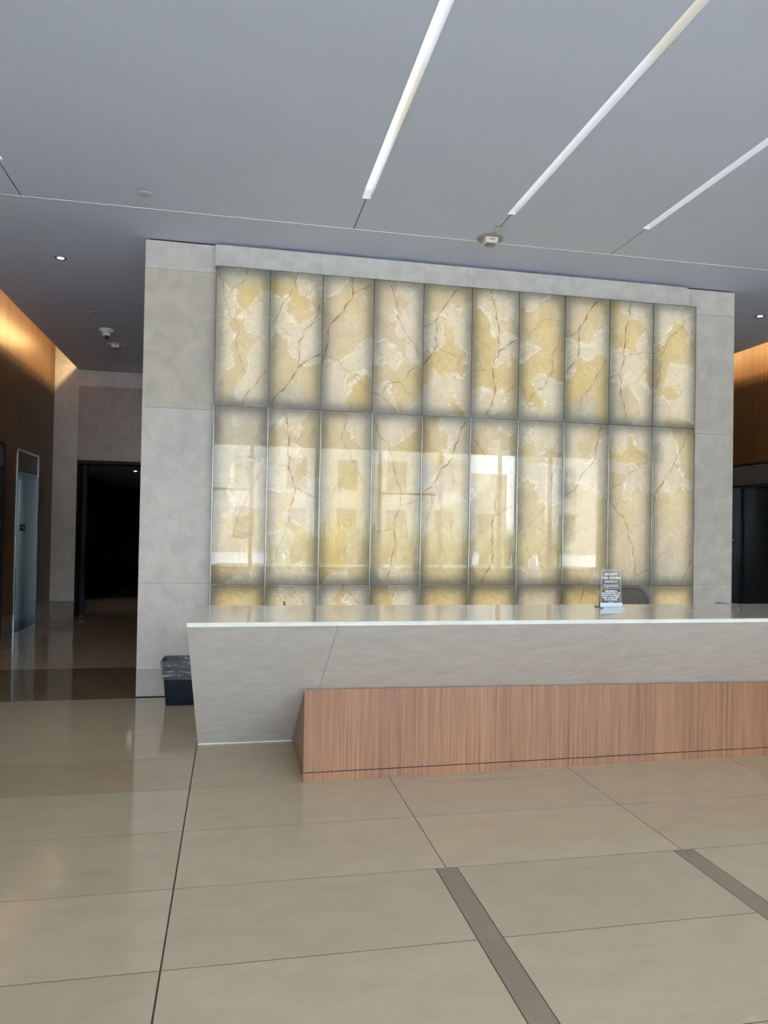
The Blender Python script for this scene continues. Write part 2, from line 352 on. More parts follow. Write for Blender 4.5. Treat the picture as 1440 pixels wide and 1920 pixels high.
ZONES = """0.07,3.62,H 0.17,3.73,H -0.04,3.45,H -0.09,3.51,W -0.16,3.57,W -0.16,3.50,W 0.16,3.49,W -0.13,3.25,W -0.00,3.26,C 0.08,3.15,C 0.22,3.05,W 0.00,2.92,C -0.14,2.95,W -0.08,2.78,C 0.21,2.78,W 0.09,2.69,G 0.04,3.89,G 0.22,3.84,G 0.53,3.66,H 0.41,3.72,H 0.62,3.49,H 0.67,3.74,W 0.73,3.82,W 0.41,3.51,W 0.36,3.37,W 0.50,3.40,W 0.72,3.45,W 0.75,3.68,H 0.42,3.26,C 0.69,3.27,W 0.47,3.10,C 0.70,2.96,C 0.39,2.94,C 0.60,2.89,C 0.51,2.75,G 0.49,3.91,G 0.85,3.86,W 0.96,3.76,C 1.17,3.69,C 1.04,3.42,P 1.11,3.29,C 0.94,3.20,C 0.90,3.04,W 1.04,3.07,W 1.19,3.11,W 0.85,2.92,W 0.94,2.89,W 1.10,2.92,H 1.21,2.75,H 0.88,2.73,W 0.93,3.55,P 1.37,3.71,P 1.38,3.44,P 1.64,3.64,W 1.70,3.50,W 1.61,3.43,W 1.38,3.23,W 1.65,3.27,W 1.47,3.33,P 1.53,3.15,C 1.38,3.02,C 1.66,2.97,H 1.48,2.85,H 1.37,2.77,W 1.66,2.70,W 1.62,2.82,C 1.86,3.75,C 2.11,3.71,C 2.16,3.59,W 2.09,3.51,W 1.81,3.42,W 2.02,3.42,H 2.17,3.36,W 1.93,3.20,H 2.08,3.13,H 1.84,3.03,H 2.17,3.00,W 2.19,2.91,W 1.99,2.88,W 1.88,2.78,W 1.84,2.73,W 2.01,2.72,W 2.12,2.81,H 2.32,3.78,H 2.40,3.74,W 2.44,3.61,W 2.61,3.74,W 2.58,3.54,C 2.32,3.52,H 2.38,3.41,H 2.58,3.39,W 2.34,3.23,H 2.60,3.21,H 2.59,3.04,H 2.33,3.00,H 2.35,2.92,W 2.28,2.75,W 2.57,2.81,W 2.37,2.77,W 2.65,2.74,C 2.52,2.70,G 2.86,3.77,W 2.94,3.88,W 2.82,3.64,H 3.10,3.81,C 3.04,3.50,H 2.91,3.54,C 2.90,3.36,W 2.87,3.16,H 2.99,3.28,H 3.15,3.21,H 3.05,2.87,W 3.12,2.96,W 2.91,2.86,H 2.78,2.71,W 2.94,2.70,W 3.16,2.71,W 2.99,2.77,H 3.32,3.76,P 3.54,3.71,C 3.63,3.58,C 3.32,3.36,W 3.49,3.40,W 3.65,3.48,W 3.50,3.50,C 3.40,3.13,H 3.51,3.23,H 3.58,3.07,H 3.31,2.95,H 3.62,2.92,H 3.44,2.76,G 3.81,3.81,H 3.79,3.68,C 4.05,3.78,W 4.02,3.64,H 4.10,3.47,W 3.80,3.52,H 3.78,3.27,W 3.75,3.21,W 4.06,3.27,H 3.95,3.23,W 4.03,3.06,W 4.08,2.96,W 3.77,2.94,G 3.95,2.94,C 4.12,3.08,H 4.11,2.79,W 3.81,2.76,G 4.28,3.85,W 4.24,3.64,W 4.34,3.77,W 4.47,3.79,W 4.61,3.73,W 4.66,3.86,W 4.43,3.67,H 4.32,3.63,H 4.48,3.36,H 4.32,3.32,H 4.61,3.34,C 4.42,3.20,W 4.61,3.21,W 4.40,3.05,H 4.56,2.99,W 4.52,2.88,W 4.29,2.80,W 4.47,2.77,C 0.05,2.50,G 0.13,2.42,G -0.03,2.31,G 0.14,2.25,G -0.08,2.11,G 0.14,1.91,W 0.26,1.93,W 0.06,1.81,W -0.07,1.81,G 0.16,1.68,C -0.06,1.54,C 0.20,1.41,C -0.01,1.23,B 0.01,1.32,B 0.16,1.17,C 0.24,1.10,W 0.16,1.07,W 0.35,2.55,W 0.47,2.57,W 0.42,2.43,C 0.35,2.26,C 0.46,2.23,W 0.39,2.04,W 0.63,2.36,C 0.66,2.10,C 0.63,2.20,C 0.40,1.89,C 0.67,1.96,W 0.60,1.72,W 0.71,1.67,W 0.40,1.68,C 0.61,1.55,C 0.44,1.44,W 0.36,1.15,W 0.61,1.10,W 0.68,1.24,C 0.49,1.24,C 0.86,2.52,C 1.16,2.59,W 1.22,2.56,W 0.90,2.25,C 1.13,2.31,C 0.87,2.07,C 1.05,1.97,H 1.16,1.84,H 0.89,1.83,C 1.00,1.59,H 1.18,1.42,C 0.92,1.24,H 1.03,1.07,W 1.13,1.17,C 1.43,2.57,W 1.61,2.50,W 1.36,2.33,W 1.67,2.40,H 1.62,2.26,C 1.37,2.09,C 1.67,2.05,C 1.44,1.86,C 1.66,1.60,C 1.39,1.60,C 1.60,1.34,C 1.38,1.33,C 1.62,1.07,W 1.35,1.09,G 1.85,2.50,H 2.07,2.54,W 1.98,2.39,C 1.84,2.25,H 2.15,2.33,W 2.14,2.10,C 2.04,1.97,W 1.80,2.00,G 2.10,1.75,C 1.81,1.75,C 1.94,1.57,C 2.09,1.43,C 1.85,1.34,C 2.00,1.11,C 2.30,2.56,W 2.48,2.50,C 2.59,2.55,W 2.38,2.44,C 2.61,2.39,C 2.31,2.28,C 2.59,2.27,W 2.37,2.08,C 2.56,2.02,C 2.30,1.91,W 2.34,1.78,C 2.62,1.62,C 2.34,1.45,C 2.62,1.37,C 2.36,1.20,C 2.61,1.15,C 2.83,2.55,W 3.02,2.47,W 3.12,2.56,W 2.87,2.40,C 3.09,2.30,C 2.84,2.16,W 3.06,2.10,W 2.84,1.96,C 3.10,1.93,W 2.88,1.72,C 3.12,1.66,C 3.03,1.46,B 3.11,1.29,B 2.82,1.29,C 2.89,1.12,W 2.79,1.08,W 3.11,1.12,C 3.34,2.57,W 3.27,2.38,W 3.46,2.39,C 3.61,2.24,W 3.48,2.15,W 3.35,2.09,W 3.28,2.00,G 3.61,2.01,W 3.43,1.87,C 3.30,1.77,C 3.58,1.81,C 3.39,1.55,C 3.64,1.46,C 3.32,1.37,C 3.58,1.29,C 3.40,1.12,C 3.64,1.10,W 3.79,2.59,W 4.05,2.58,W 4.13,2.53,W 3.92,2.47,H 4.04,2.34,H 3.83,2.38,H 3.79,2.23,W 4.14,2.12,W 3.95,2.08,W 3.76,2.05,C 4.10,1.89,C 3.80,1.74,C 4.09,1.61,P 3.80,1.50,P 4.11,1.35,P 3.86,1.29,P 3.96,1.12,G 4.13,1.12,G 3.77,1.12,G 4.29,2.58,W 4.40,2.44,W 4.52,2.46,C 4.60,2.54,C 4.25,2.29,G 4.27,2.12,W 4.51,2.06,W 4.41,1.93,C 4.59,1.90,C 4.60,2.18,C 4.41,1.65,P 4.59,1.55,P 4.30,1.51,P 4.44,1.30,G 4.59,1.30,P 4.34,1.12,G 4.54,1.13,G 0.08,0.93,H 0.50,0.95,W 0.45,0.90,H 0.70,0.97,W 0.62,0.88,P 0.89,0.95,W 1.03,0.91,H 1.21,0.97,W 1.46,0.93,O 1.64,0.95,W 2.01,0.93,H 1.82,0.93,O 2.51,0.93,H 2.33,0.93,H 2.95,0.93,P 3.31,0.93,H 3.55,0.92,O 3.96,0.93,P 4.46,0.93,H"""
# ------------------------------------------------------------------ the setting
XL, XR, YC, YB, ZC = -2.97, 7.35, 6.972, 13.25, 4.155
XH, XG = 10.4, -5.6                       # hall wider than the lobbies; unseen left extension added to bring in daylight
CXL, CXR = -0.82, 5.213          # sides of the stone core
SLX, SRX = -2.585, 6.99          # lips of the two ceiling slots
rnd = random.Random(3)
def tn(a=.05, warm=0.0):
    t = 1+rnd.uniform(-a, a); return (t*(1+warm), t, t*(1-warm))
# floor: stone slabs over a dark bed; one mesh
bm = newbm()
ys = [-6.0, -5.18, -4.57, -3.97, -3.36, -2.76, -2.15, -1.55, -.94, -.33, .27, .88, 1.48, 2.09, 2.695, 3.29, 3.90, 4.52, 5.128, 5.72, 6.345, 6.945, 8.46, 9.72, 11.0, 12.3, 13.25, 15.5, 18, 21, 24, 28]
xs = [XG, -4.2, XL, -1.722, -.214, .995, 2.2, 3.41, 4.62, 5.83, XR, 8.25, 9.46, XH]
for a, b in zip(ys, ys[1:]):
    for c, d in zip(xs, xs[1:]):
        if (a >= 13.2 and c > -1) or (a > 6.9 and (c > XR-.01 or c < XL-.01)): continue
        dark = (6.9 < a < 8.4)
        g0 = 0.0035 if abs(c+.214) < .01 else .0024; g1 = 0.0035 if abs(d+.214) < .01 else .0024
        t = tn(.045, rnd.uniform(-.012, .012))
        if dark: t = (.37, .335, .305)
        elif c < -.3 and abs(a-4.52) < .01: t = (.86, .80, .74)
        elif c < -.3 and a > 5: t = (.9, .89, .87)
        x0, x1 = c, d
        strips = [s for s in ((.945, 1.045), (2.152, 2.255), (3.36, 3.462)) if a < 3.28]
        segs = [(x0, x1)]
        for s in strips:
            ns = []
            for p, q in segs:
                if s[1] <= p or s[0] >= q: ns.append((p, q))
                else:
                    if s[0] > p: ns.append((p, s[0]))
                    if s[1] < q: ns.append((s[1], q))
            segs = ns
        for p, q in segs:
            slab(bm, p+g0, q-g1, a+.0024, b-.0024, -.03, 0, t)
for s in ((.945, 1.045), (2.152, 2.255), (3.36, 3.462)):
    y = 3.29
    for k in range(5):
        slab(bm, s[0]+.002, s[1]-.002, y-1.86+.0016, y-.0016, -.03, 0, (.56, .54, .56)); y -= 1.86
floor = struct('floor', bm, M_FLOOR)
struct('floor_bed', B(XG-.6, XH+.6, YF-.4, 28.5, -.12, -.0006), M_GROUT, floor)

def cells_with_holes(bm, xb, yb, z0, z1, holes):
    xs = sorted(set(xb + [h[0] for h in holes] + [h[1] for h in holes])); ys = sorted(set(yb + [h[2] for h in holes] + [h[3] for h in holes]))
    inside = lambda x, y: (xb[0] < x < xb[1] and yb[0] < y < yb[1] and not any(h[0] < x < h[1] and h[2] < y < h[3] for h in holes))
    V = {}
    def v(x, y, z):
        k = (x, y, z)
        if k not in V: V[k] = bm.verts.new(k)
        return V[k]
    for a, b in zip(xs, xs[1:]):
        for c, d in zip(ys, ys[1:]):
            mx, my = (a+b)/2, (c+d)/2
            if not inside(mx, my): continue
            bm.faces.new((v(a,c,z0), v(a,d,z0), v(b,d,z0), v(b,c,z0)))
            bm.faces.new((v(a,c,z1), v(b,c,z1), v(b,d,z1), v(a,d,z1)))
            e = 1e-5
            if not inside(a-e, my): bm.faces.new((v(a,c,z0), v(a,c,z1), v(a,d,z1), v(a,d,z0)))
            if not inside(b+e, my): bm.faces.new((v(b,c,z0), v(b,d,z0), v(b,d,z1), v(b,c,z1)))
            if not inside(mx, c-e): bm.faces.new((v(a,c,z0), v(b,c,z0), v(b,c,z1), v(a,c,z1)))
            if not inside(mx, d+e): bm.faces.new((v(a,d,z0), v(a,d,z1), v(b,d,z1), v(b,d,z0)))
LX = [(-1.742, -1.662), (.944, 1.022), (2.158, 2.233), (3.376, 3.452)]   # the light slots
LY0, LY1 = -3.2, 5.722
holes = [(a, b, LY0, LY1) for a, b in LX]
holes += [((a+b)/2-.004, (a+b)/2+.004, LY1+.0005, 6.318) for a, b in LX]
holes += [(XL, SLX, 6.4, YB), (SRX, XR, 6.4, YB), (XR, XH, 6.98, YB), (XG, XL, 6.98, YB)]                      # cove slots along the lobby walls
holes += [(CXL, CXR, YC+.012, YB), (SLX, CXL, YB-.03, YB), (CXR, SRX, YB-.03, YB)]
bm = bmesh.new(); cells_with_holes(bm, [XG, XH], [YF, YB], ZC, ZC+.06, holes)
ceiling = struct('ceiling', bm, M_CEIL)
# raised lip along the two slots and an unseen roof slab added to keep sky light out
bm = bmesh.new()
for z in ((SLX, SLX+.02), (SRX-.02, SRX)): box(bm, z[0], z[1], 6.4, YB-.03, ZC+.06, ZC+.09)
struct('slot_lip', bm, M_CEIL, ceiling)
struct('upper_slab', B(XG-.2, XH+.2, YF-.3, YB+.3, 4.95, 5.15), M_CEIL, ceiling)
bm = bmesh.new()
for a, b in LX: box(bm, (a+b)/2-.0038, (a+b)/2+.0038, LY1+.001, 6.317, ZC+.0008, ZC+.04)
struct('groove_shade_fill', bm, M_DARK, ceiling)  # dark fill stands in for the shade inside the ceiling grooves
struct('trim_1', B(XG+.001, XH-.001, 6.321, 6.329, ZC-.003, ZC), plain('white_bead', (.86,.87,.88), .5))

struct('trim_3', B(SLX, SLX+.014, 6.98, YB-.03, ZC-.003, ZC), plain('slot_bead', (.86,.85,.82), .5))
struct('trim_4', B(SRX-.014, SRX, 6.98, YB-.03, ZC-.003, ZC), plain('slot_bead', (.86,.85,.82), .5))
bm = bmesh.new(); box(bm, SLX, CXL, YB-.0285, YB-.001, ZC+.004, ZC+.06); struct('back_gap_shade', bm, M_DARK, ceiling)  # dark filler painted in for the shade of the gap at the back wall

# the stone core between the lobbies
wall_core = struct('wall_center', B(CXL+.03, CXR-.03, YC+.03, YB-.02, 0, 4.9), M_DARK)
bm = newbm()
zz = [.008, .25, 1.03, 2.62, 3.885, 4.142]
for i, (a, b) in enumerate(zip(zz, zz[1:])):
    for x0, x1, k in ((CXL, -.19, 0), (-.19, 1.2, 1), (1.2, 2.8, 1), (2.8, 4.69, 1), (4.69, CXR, 2)):
        t = tn(.03, .0)
        if i == 0: t = (.74, .72, .72)
        if k == 0 and i == 3: t = (.91, .885, .80)
        slab(bm, x0+.001, x1-.001, YC, YC+.03, a+.0012, b-.0012, t)
    for y0, y1 in zip([YC+.03, 8.5, 10.1, 11.7], [8.5, 10.1, 11.7, YB-.02]):
        for x0, x1 in ((CXL, CXL+.03), (CXR-.03, CXR)):
            slab(bm, x0, x1, y0+.001, y1-.001, a+.0012, b-.0012, (.74,.72,.72) if i == 0 else tn(.04))
struct('stone_cladding', bm, M_WALL, wall_core)
struct('floor_trim', B(CXL+.006, CXR-.006, YC+.006, YC+.03, 0, .008), M_DARK, wall_core)
# projecting stone band above the onyx
bm = newbm()
for x0, x1 in zip((-.2, .767, 2.213, 3.654), (.767, 2.213, 3.654, 4.605)): slab(bm, x0+.0007, x1-.0007, 6.905, YC, 3.928, 4.13, tn(.03))
struct('trim_2', bm, M_BAND)

# left wall: veneer panels with two lift openings
def side_wall(name, X, sgn, opens, yj, m):
    """X inner face, sgn=-1 for the left wall; opens: (y0,y1,ztop)"""
    bm = newbm(); bb = newbm(); T = .03
    xa, xb = (X-T, X) if sgn < 0 else (X, X+T)
    zs = [.285, 2.6, 3.82, 4.9]
    for y0, y1 in zip(yj, yj[1:]):
        for z0, z1 in zip(zs, zs[1:]):
            segs = [(y0, y1)]
            for o in opens:
                if z0 < o[2]-.05:
                    ns = []
                    for p, q in segs:
                        if o[1] <= p or o[0] >= q: ns.append((p, q))
                        else:
                            if o[0] > p: ns.append((p, o[0]))
                            if o[1] < q: ns.append((o[1], q))
                    segs = ns
            for p, q in segs: slab(bm, xa, xb, p+.0015, q-.0015, z0+.0015, z1-.0015)
    ww = struct(name, bm, m)
    pts = [yj[0]] + [v for o in opens for v in (o[0], o[1])] + [yj[-1]]
    for p, q in zip(pts[::2], pts[1::2]):
        if q-p > .01: slab(bb, xa, xb, p, q, 0, .2835, (1,1,1))
    struct('stone_base', bb, M_BASE, ww)
    bk = bmesh.new(); xo, xi = (X-T-.03, X-T-.002) if sgn < 0 else (X+T+.002, X+T+.03)
    allo = [yj[0]] + [v for o in opens for v in (o[0]-.0, o[1]+.0)] + [yj[-1]]
    for p, q in zip(allo[::2], allo[1::2]): box(bk, xo, xi, p, q, 0, 4.95)
    for o in opens: box(bk, xo, xi, o[0], o[1], o[2], 4.95)
    struct('dark_backing', bk, M_DARK, ww)
    return ww
OL = [(9.40, 10.585, 2.6), (11.18, 12.35, 2.6)]
yjl = [6.98, 7.58, 8.18, 8.78, 9.38, 9.98, 10.58, 11.18, 11.78, 12.38, 12.98, YB]
side_wall('wall_left', XL, -1, OL, yjl, M_WALLWOOD)
OR_ = [(8.80, 9.97, 2.6)]
yjr = [6.98, 7.62, 8.22, 8.82, 9.42, 10.02, 10.62, 11.22, 11.82, 12.42, YB]
side_wall('wall_right', XR, 1, OR_, yjr, M_WALLWOOD)
# light stone walls of the hall, out of frame beside the camera
M_HALL = plain('hall_wall_stone', (.56,.55,.52), .5, var=.06, scale=6)
struct('wall_hall_left', B(XG-.06, XG, YF, 7.04, 0, 4.95), M_HALL)
struct('wall_hall_return', B(XG, XL, 6.98, 7.04, 0, 4.95), M_HALL)
struct('wall_hall_right', B(XH, XH+.06, YF, 7.04, 0, 4.95), M_HALL)
struct('wall_hall_return', B(XR, XH, 6.98, 7.04, 0, 4.95), M_HALL)

# stone back wall of the left lobby, with the dark doorway
bm = newbm()
DX0, DX1, DZ = -2.583, -.95, 2.632
T = .05
for z0, z1 in ((.253, 1.038), (1.038, 2.065), (2.065, DZ)):
    slab(bm, XL, DX0, YB, YB+T, z0+.001, z1-.001, tn(.04))
slab(bm, XL, DX0, YB, YB+T, 0, .252, (.48,.45,.42))
for x0, x1 in ((XL, DX0), (DX0, -1.55), (-1.55, CXL)):
    slab(bm, x0+.001, x1-.001, YB, YB+T, DZ+.001, 3.889, (.64,.60,.575) if x0 > -2.6 else (1,1,1)); slab(bm, x0+.001, x1-.001, YB, YB+T, 3.891, 4.95, (1,1,1))
slab(bm, DX1, CXL, YB, YB+T, .253, DZ, (1,1,1))
slab(bm, XL-.5, XL-.001, YB, YB+T, 0, 4.95, (.9,.9,.9))
wb = struct('wall_back', bm, M_WALL)
struct('wall_back_right', B(CXR, XR+.05, YB, YB+T, 0, 4.95), M_HALL)
# doorway frame and the dark corridor behind it
bm = bmesh.new()
box(bm, DX0, DX0+.02, YB-.01, YB+.45, 0, DZ); box(bm, DX1-.02, DX1, YB-.01, YB+.45, 0, DZ); box(bm, DX0, DX1, YB-.01, YB+.45, DZ-.055, DZ)
box(bm, DX0+.02, DX0+.10, YB+.36, YB+.45, 0, DZ-.06)
d1 = struct('door_1', bm, M_BLACKMETAL)
M_CORR = plain('dark_corridor_wall', (.07,.085,.085), .45)
M_CORC = plain('corridor_ceiling', (.55,.63,.74), .7)
bm = bmesh.new()
box(bm, -3.08, -3.0, YB+.45, 28, 0, 2.6); box(bm, -.6, -.5, YB+.45, 28, 0, 2.6); box(bm, -3.08, -.5, 28, 28.1, 0, 2.6)
box(bm, -3.08, DX0, YB+.05, YB+.45, 0, 2.7); box(bm, DX1, -.5, YB+.05, YB+.45, 0, 2.7)
cw = struct('wall_corridor', bm, M_CORR)
struct('ceiling_corridor', B(-3.08, -.5, YB+.45, 28.1, 2.6, 2.7), M_CORC)
struct('baseboard_left', B(-3.0, -2.985, YB+.46, 27.9, 0, .25), M_BLACKMETAL)

# lift entrances: steel linings, transom, doors
def lift(name, X, sgn, y0, y1, depth=.36, lining=None):
    w = .035
    s = sgn
    def bx(bm, a, b, *r):
        a, b = X+s*a, X+s*b; box(bm, min(a,b), max(a,b), *r)
    bm = bmesh.new()
    bx(bm, -.006, depth, y0, y0+w, 0, 2.6); bx(bm, -.006, depth, y1-w, y1, 0, 2.6); bx(bm, -.006, .05, y0+w, y1-w, 2.57, 2.6)
    bx(bm, .0, depth, y0+w, y1-w, 2.27, 2.285)
    e = struct(name, bm, lining or M_STEEL)
    bm = bmesh.new(); bx(bm, .002, .03, y0+w+.004, y1-w-.004, 2.29, 2.567); struct('transom_panel', bm, M_TRANSOM, e)
    ym = (y0+y1)/2
    bm = bmesh.new()
    for z in (2.325, 2.535):
        bx(bm, -.001, .004, ym-.012, ym+.012, z-.012, z+.012)
    struct('bolt', bm, M_BLACK, e)
    for k, (a, b) in enumerate(((y0+w, ym-.002), (ym+.002, y1-w-.023))):
        bm = bmesh.new(); bx(bm, depth-.06+k*.012, depth-.03+k*.012, a, b, .01, 2.268); struct('door_panel', bm, M_DKSTEEL, e)
    bm = bmesh.new(); bx(bm, depth-.068, depth-.03, y1-w-.022, y1-w-.001, .01, 2.268); struct('shadow_line', bm, M_BLACK, e)  # black strip standing in for the shadow line between jamb and door
    bm = bmesh.new(); bx(bm, 0, depth, y0+w, y1-w, 0, .004); struct('sill', bm, M_BASE, e)
    bm = bmesh.new(); bx(bm, depth, depth+.1, y0-.1, y1+.1, 0, 2.7); struct('shaft_backing', bm, M_DARK, e)
    return e
lift('door_2', XL, -1, *OL[1][:2])
lift('door_3', XL, -1, *OL[0][:2], lining=M_BLACKMETAL)
lift('door_4', XR, 1, *OR_[0][:2], depth=.3, lining=M_DKSTEEL)
bm = bmesh.new()     # unseen outer shell, added to block stray daylight
box(bm, XG-.15, XG-.1, YF-.1, 29, -.1, 5.3); box(bm, XH+.1, XH+.15, YF-.1, 29, -.1, 5.3); box(bm, XG-.1, XH+.1, 28.95, 29, -.1, 5.3); box(bm, XG-.1, XH+.1, YF-.1, 28.95, 5.2, 5.3)
struct('light_block_shell', bm, M_DARK)
# glazed front behind the camera
fb = bmesh.new()
box(fb, XG-.06, XH+.06, YF-.12, YF+.12, 0, .5); box(fb, XG-.06, XH+.06, YF-.12, YF+.12, 3.75, 4.95)
struct('wall_front', fb, M_HALL)
wx = [XG, -4.3, XL, -1.25, .47, 2.19, 3.91, 5.63, 7.35, 8.87, XH]  # leftmost bays glaze the added hall extension
M_GLASS, n, o = mat('clear_glass')
tr = N(n, 'ShaderNodeBsdfTransparent'); gl = N(n, 'ShaderNodeBsdfGlossy'); gl.inputs['Roughness'].default_value = .01
fr = N(n, 'ShaderNodeFresnel'); fr.inputs[0].default_value = 1.35; mx = N(n, 'ShaderNodeMixShader')
tr.inputs[0].default_value = (.95, .97, .96, 1)
n.links.new(fr.outputs[0], mx.inputs[0]); n.links.new(tr.outputs[0], mx.inputs[1]); n.links.new(gl.outputs[0], mx.inputs[2]); n.links.new(mx.outputs[0], o.inputs[0])
for i, (a, b) in enumerate(zip(wx, wx[1:])):
    bm = bmesh.new(); f = .045
    box(bm, a, a+f, YF-.06, YF+.06, .5, 3.75); box(bm, b-f, b, YF-.06, YF+.06, .5, 3.75)
    box(bm, a+f, b-f, YF-.06, YF+.06, .5, .56); box(bm, a+f, b-f, YF-.06, YF+.06, 3.69, 3.75)
    if i in (3, 6): box(bm, a+f, b-f, YF-.05, YF+.05, 2.5, 2.56)
    wn = struct('window_%d' % (i+1), bm, M_FRAME)
    bm = bmesh.new(); box(bm, a+f, b-f, YF-.004, YF+.004, .56, 3.69)
    struct('pane', bm, M_GLASS, wn)
# outdoors, seen only as reflections in the onyx
M_PAVE = plain('pale_paving', (.62,.62,.62), .8, var=.1, scale=2)
struct('ground', B(-40, 45, -60, YF-.13, -.2, -.05), M_PAVE)
M_FAC = plain('pale_facade', (.66,.63,.57), .8, var=.05, scale=.4)
M_FACG = plain('grey_facade', (.15,.15,.145), .8, var=.12, scale=.5)
for bx0, bx1, by, hh, mt, lb in ((-42, -8, -37, 9, M_FACG, 'long grey building across the paving, mirrored at the left'), (-7.5, 15.6, -34, 7.5, M_FACG, 'grey building straight across the paving from the front windows'), (17.3, 20.6, -40, 6.0, M_FAC, 'narrow pale building across the paving'), (22, 50, -36, 9, M_FACG, 'long grey building across the paving, mirrored at the right')):
    fac = thing('building', lb, 'building', ((bx0+bx1)/2, by, -.05), 0, 'buildings across the paving')
    hw = (bx1-bx0)/2
    obj('wall', B(-hw, hw, -6, 0, 0, hh), mt, fac)
    nw = max(1, int(hw*2/3.2))
    for k in range(nw):
        xw = -hw+(k+.5)*hw*2/nw
        for z in (1.0, 4.2):
            if z+2 < hh: obj('window', B(xw-.6, xw+.6, -.02, .04, z, z+1.9), M_DKSTEEL, fac)
M_GRASS, n, o = mat('grass_blades')
p = pbsdf(n, o, (.22,.26,.08), .5); nz = noise_node(n, mapping(n, (1,1,.25)), 9, 2)
c = ramp(n, nz.outputs[0], [(.40, (.08,.10,.025)), (.52, (.34,.36,.10)), (.60, (.85,.80,.5))]).outputs[0]; n.links.new(c, p.inputs['Base Color'])
bm = bmesh.new(); R = random.Random(5)
for cl in range(130):
    cx = R.uniform(1.0, 10.4); cy = YF-2.0-R.random()*.9; hh = R.uniform(.95, 1.8)
    for k in range(13):
        a = R.uniform(0, 6.283); l = hh*R.uniform(.6, 1.1); s = R.uniform(.1, .6)*l; w = .032
        bx_, by_ = cx+R.gauss(0, .06), cy+R.gauss(0, .06); pv = None
        for q in range(5):
            t = q/4; r = s*t*t; z = .42+l*(t-.22*t*t*s/l*2.2)
            ww = w*(1-t*.85); x, y = bx_+r*math.cos(a), by_+r*math.sin(a); dx, dy = -math.sin(a)*ww, math.cos(a)*ww
            cur = (bm.verts.new((x-dx, y-dy, z)), bm.verts.new((x+dx, y+dy, z)))
            if pv: bm.faces.new((pv[0], pv[1], cur[1], cur[0]))
            pv = cur
g = link('ornamental_grass', bpy.data.meshes.new('ornamental_grass'), M_GRASS); bm.to_mesh(g.data); bm.free()
tag(g, 'tall feathery ornamental grass outside the front windows', 'grass'); g['kind'] = 'stuff'
struct('planter_bed', B(.6, 10.8, YF-3.1, YF-1.7, -.05, .42), plain('planter_gravel', (.40,.38,.35), .9))

# cove light strips above the slots
for nm, xa, xb, side in (('cove_light', SLX+.16, SLX+.24, 'left'), ('cove_light', SRX-.24, SRX-.16, 'right')):
    t = thing(nm, 'amber cove light hidden in the ceiling slot over the %s lift lobby wall' % side, 'light', ((xa+xb)/2, 9.8, ZC+.3), 0, 'cove lights')
    d = .02
    obj('housing', B(-.05, .05, -3.2, 3.2, .02, .05), M_WHITE, t)
    obj('lamp_strip', B(-.035, .035, -3.2, 3.2, .0, .02), M_COVE, t)
# ------------------------------------------------------------------ onyx feature wall
WO = 6.872
OX = [-.185+.4872*i for i in range(11)]
OZ = [.36, 1.0245, 2.652, 3.924]
ZC_ = {'H': (.85,.71,.35), 'C': (.85,.76,.51), 'W': (.89,.84,.71), 'G': (.68,.67,.59), 'P': (.82,.73,.57), 'B': (.70,.60,.40), 'O': (.84,.64,.32)}
zp = [t.split(',') for t in ZONES.split()]
ZP = np.array([(float(a), float(b)) for a, b, c in zp]); ZCOL = np.array([ZC_[c] for a, b, c in zp]); ZW = np.array([1.0 if c == 'W' else 0.0 for a, b, c in zp])
rs = np.random.RandomState(4)
SEG = []
def wig(p, amp):
    for _ in range(3):
        q = [p[0]]
        for a, b in zip(p, p[1:]):
            d = b-a; L = np.hypot(*d); nrm = np.array((-d[1], d[0]))/max(L, 1e-6)
            q += [(a+b)/2+nrm*rs.normal(0, amp)*L, b]
        p = q
    return p
for l in VEINS.split('\n'):
    w, pts = l.split(';')
    P = wig([np.array([float(v) for v in t.split(',')]) for t in pts.split()], .07)
    for i, (a, b) in enumerate(zip(P, P[1:])): SEG.append((a[0], a[1], b[0], b[1], float(w)*(.75+.35*math.sin(i*.7+a[0]*9)) ))
SEG = np.array(SEG)
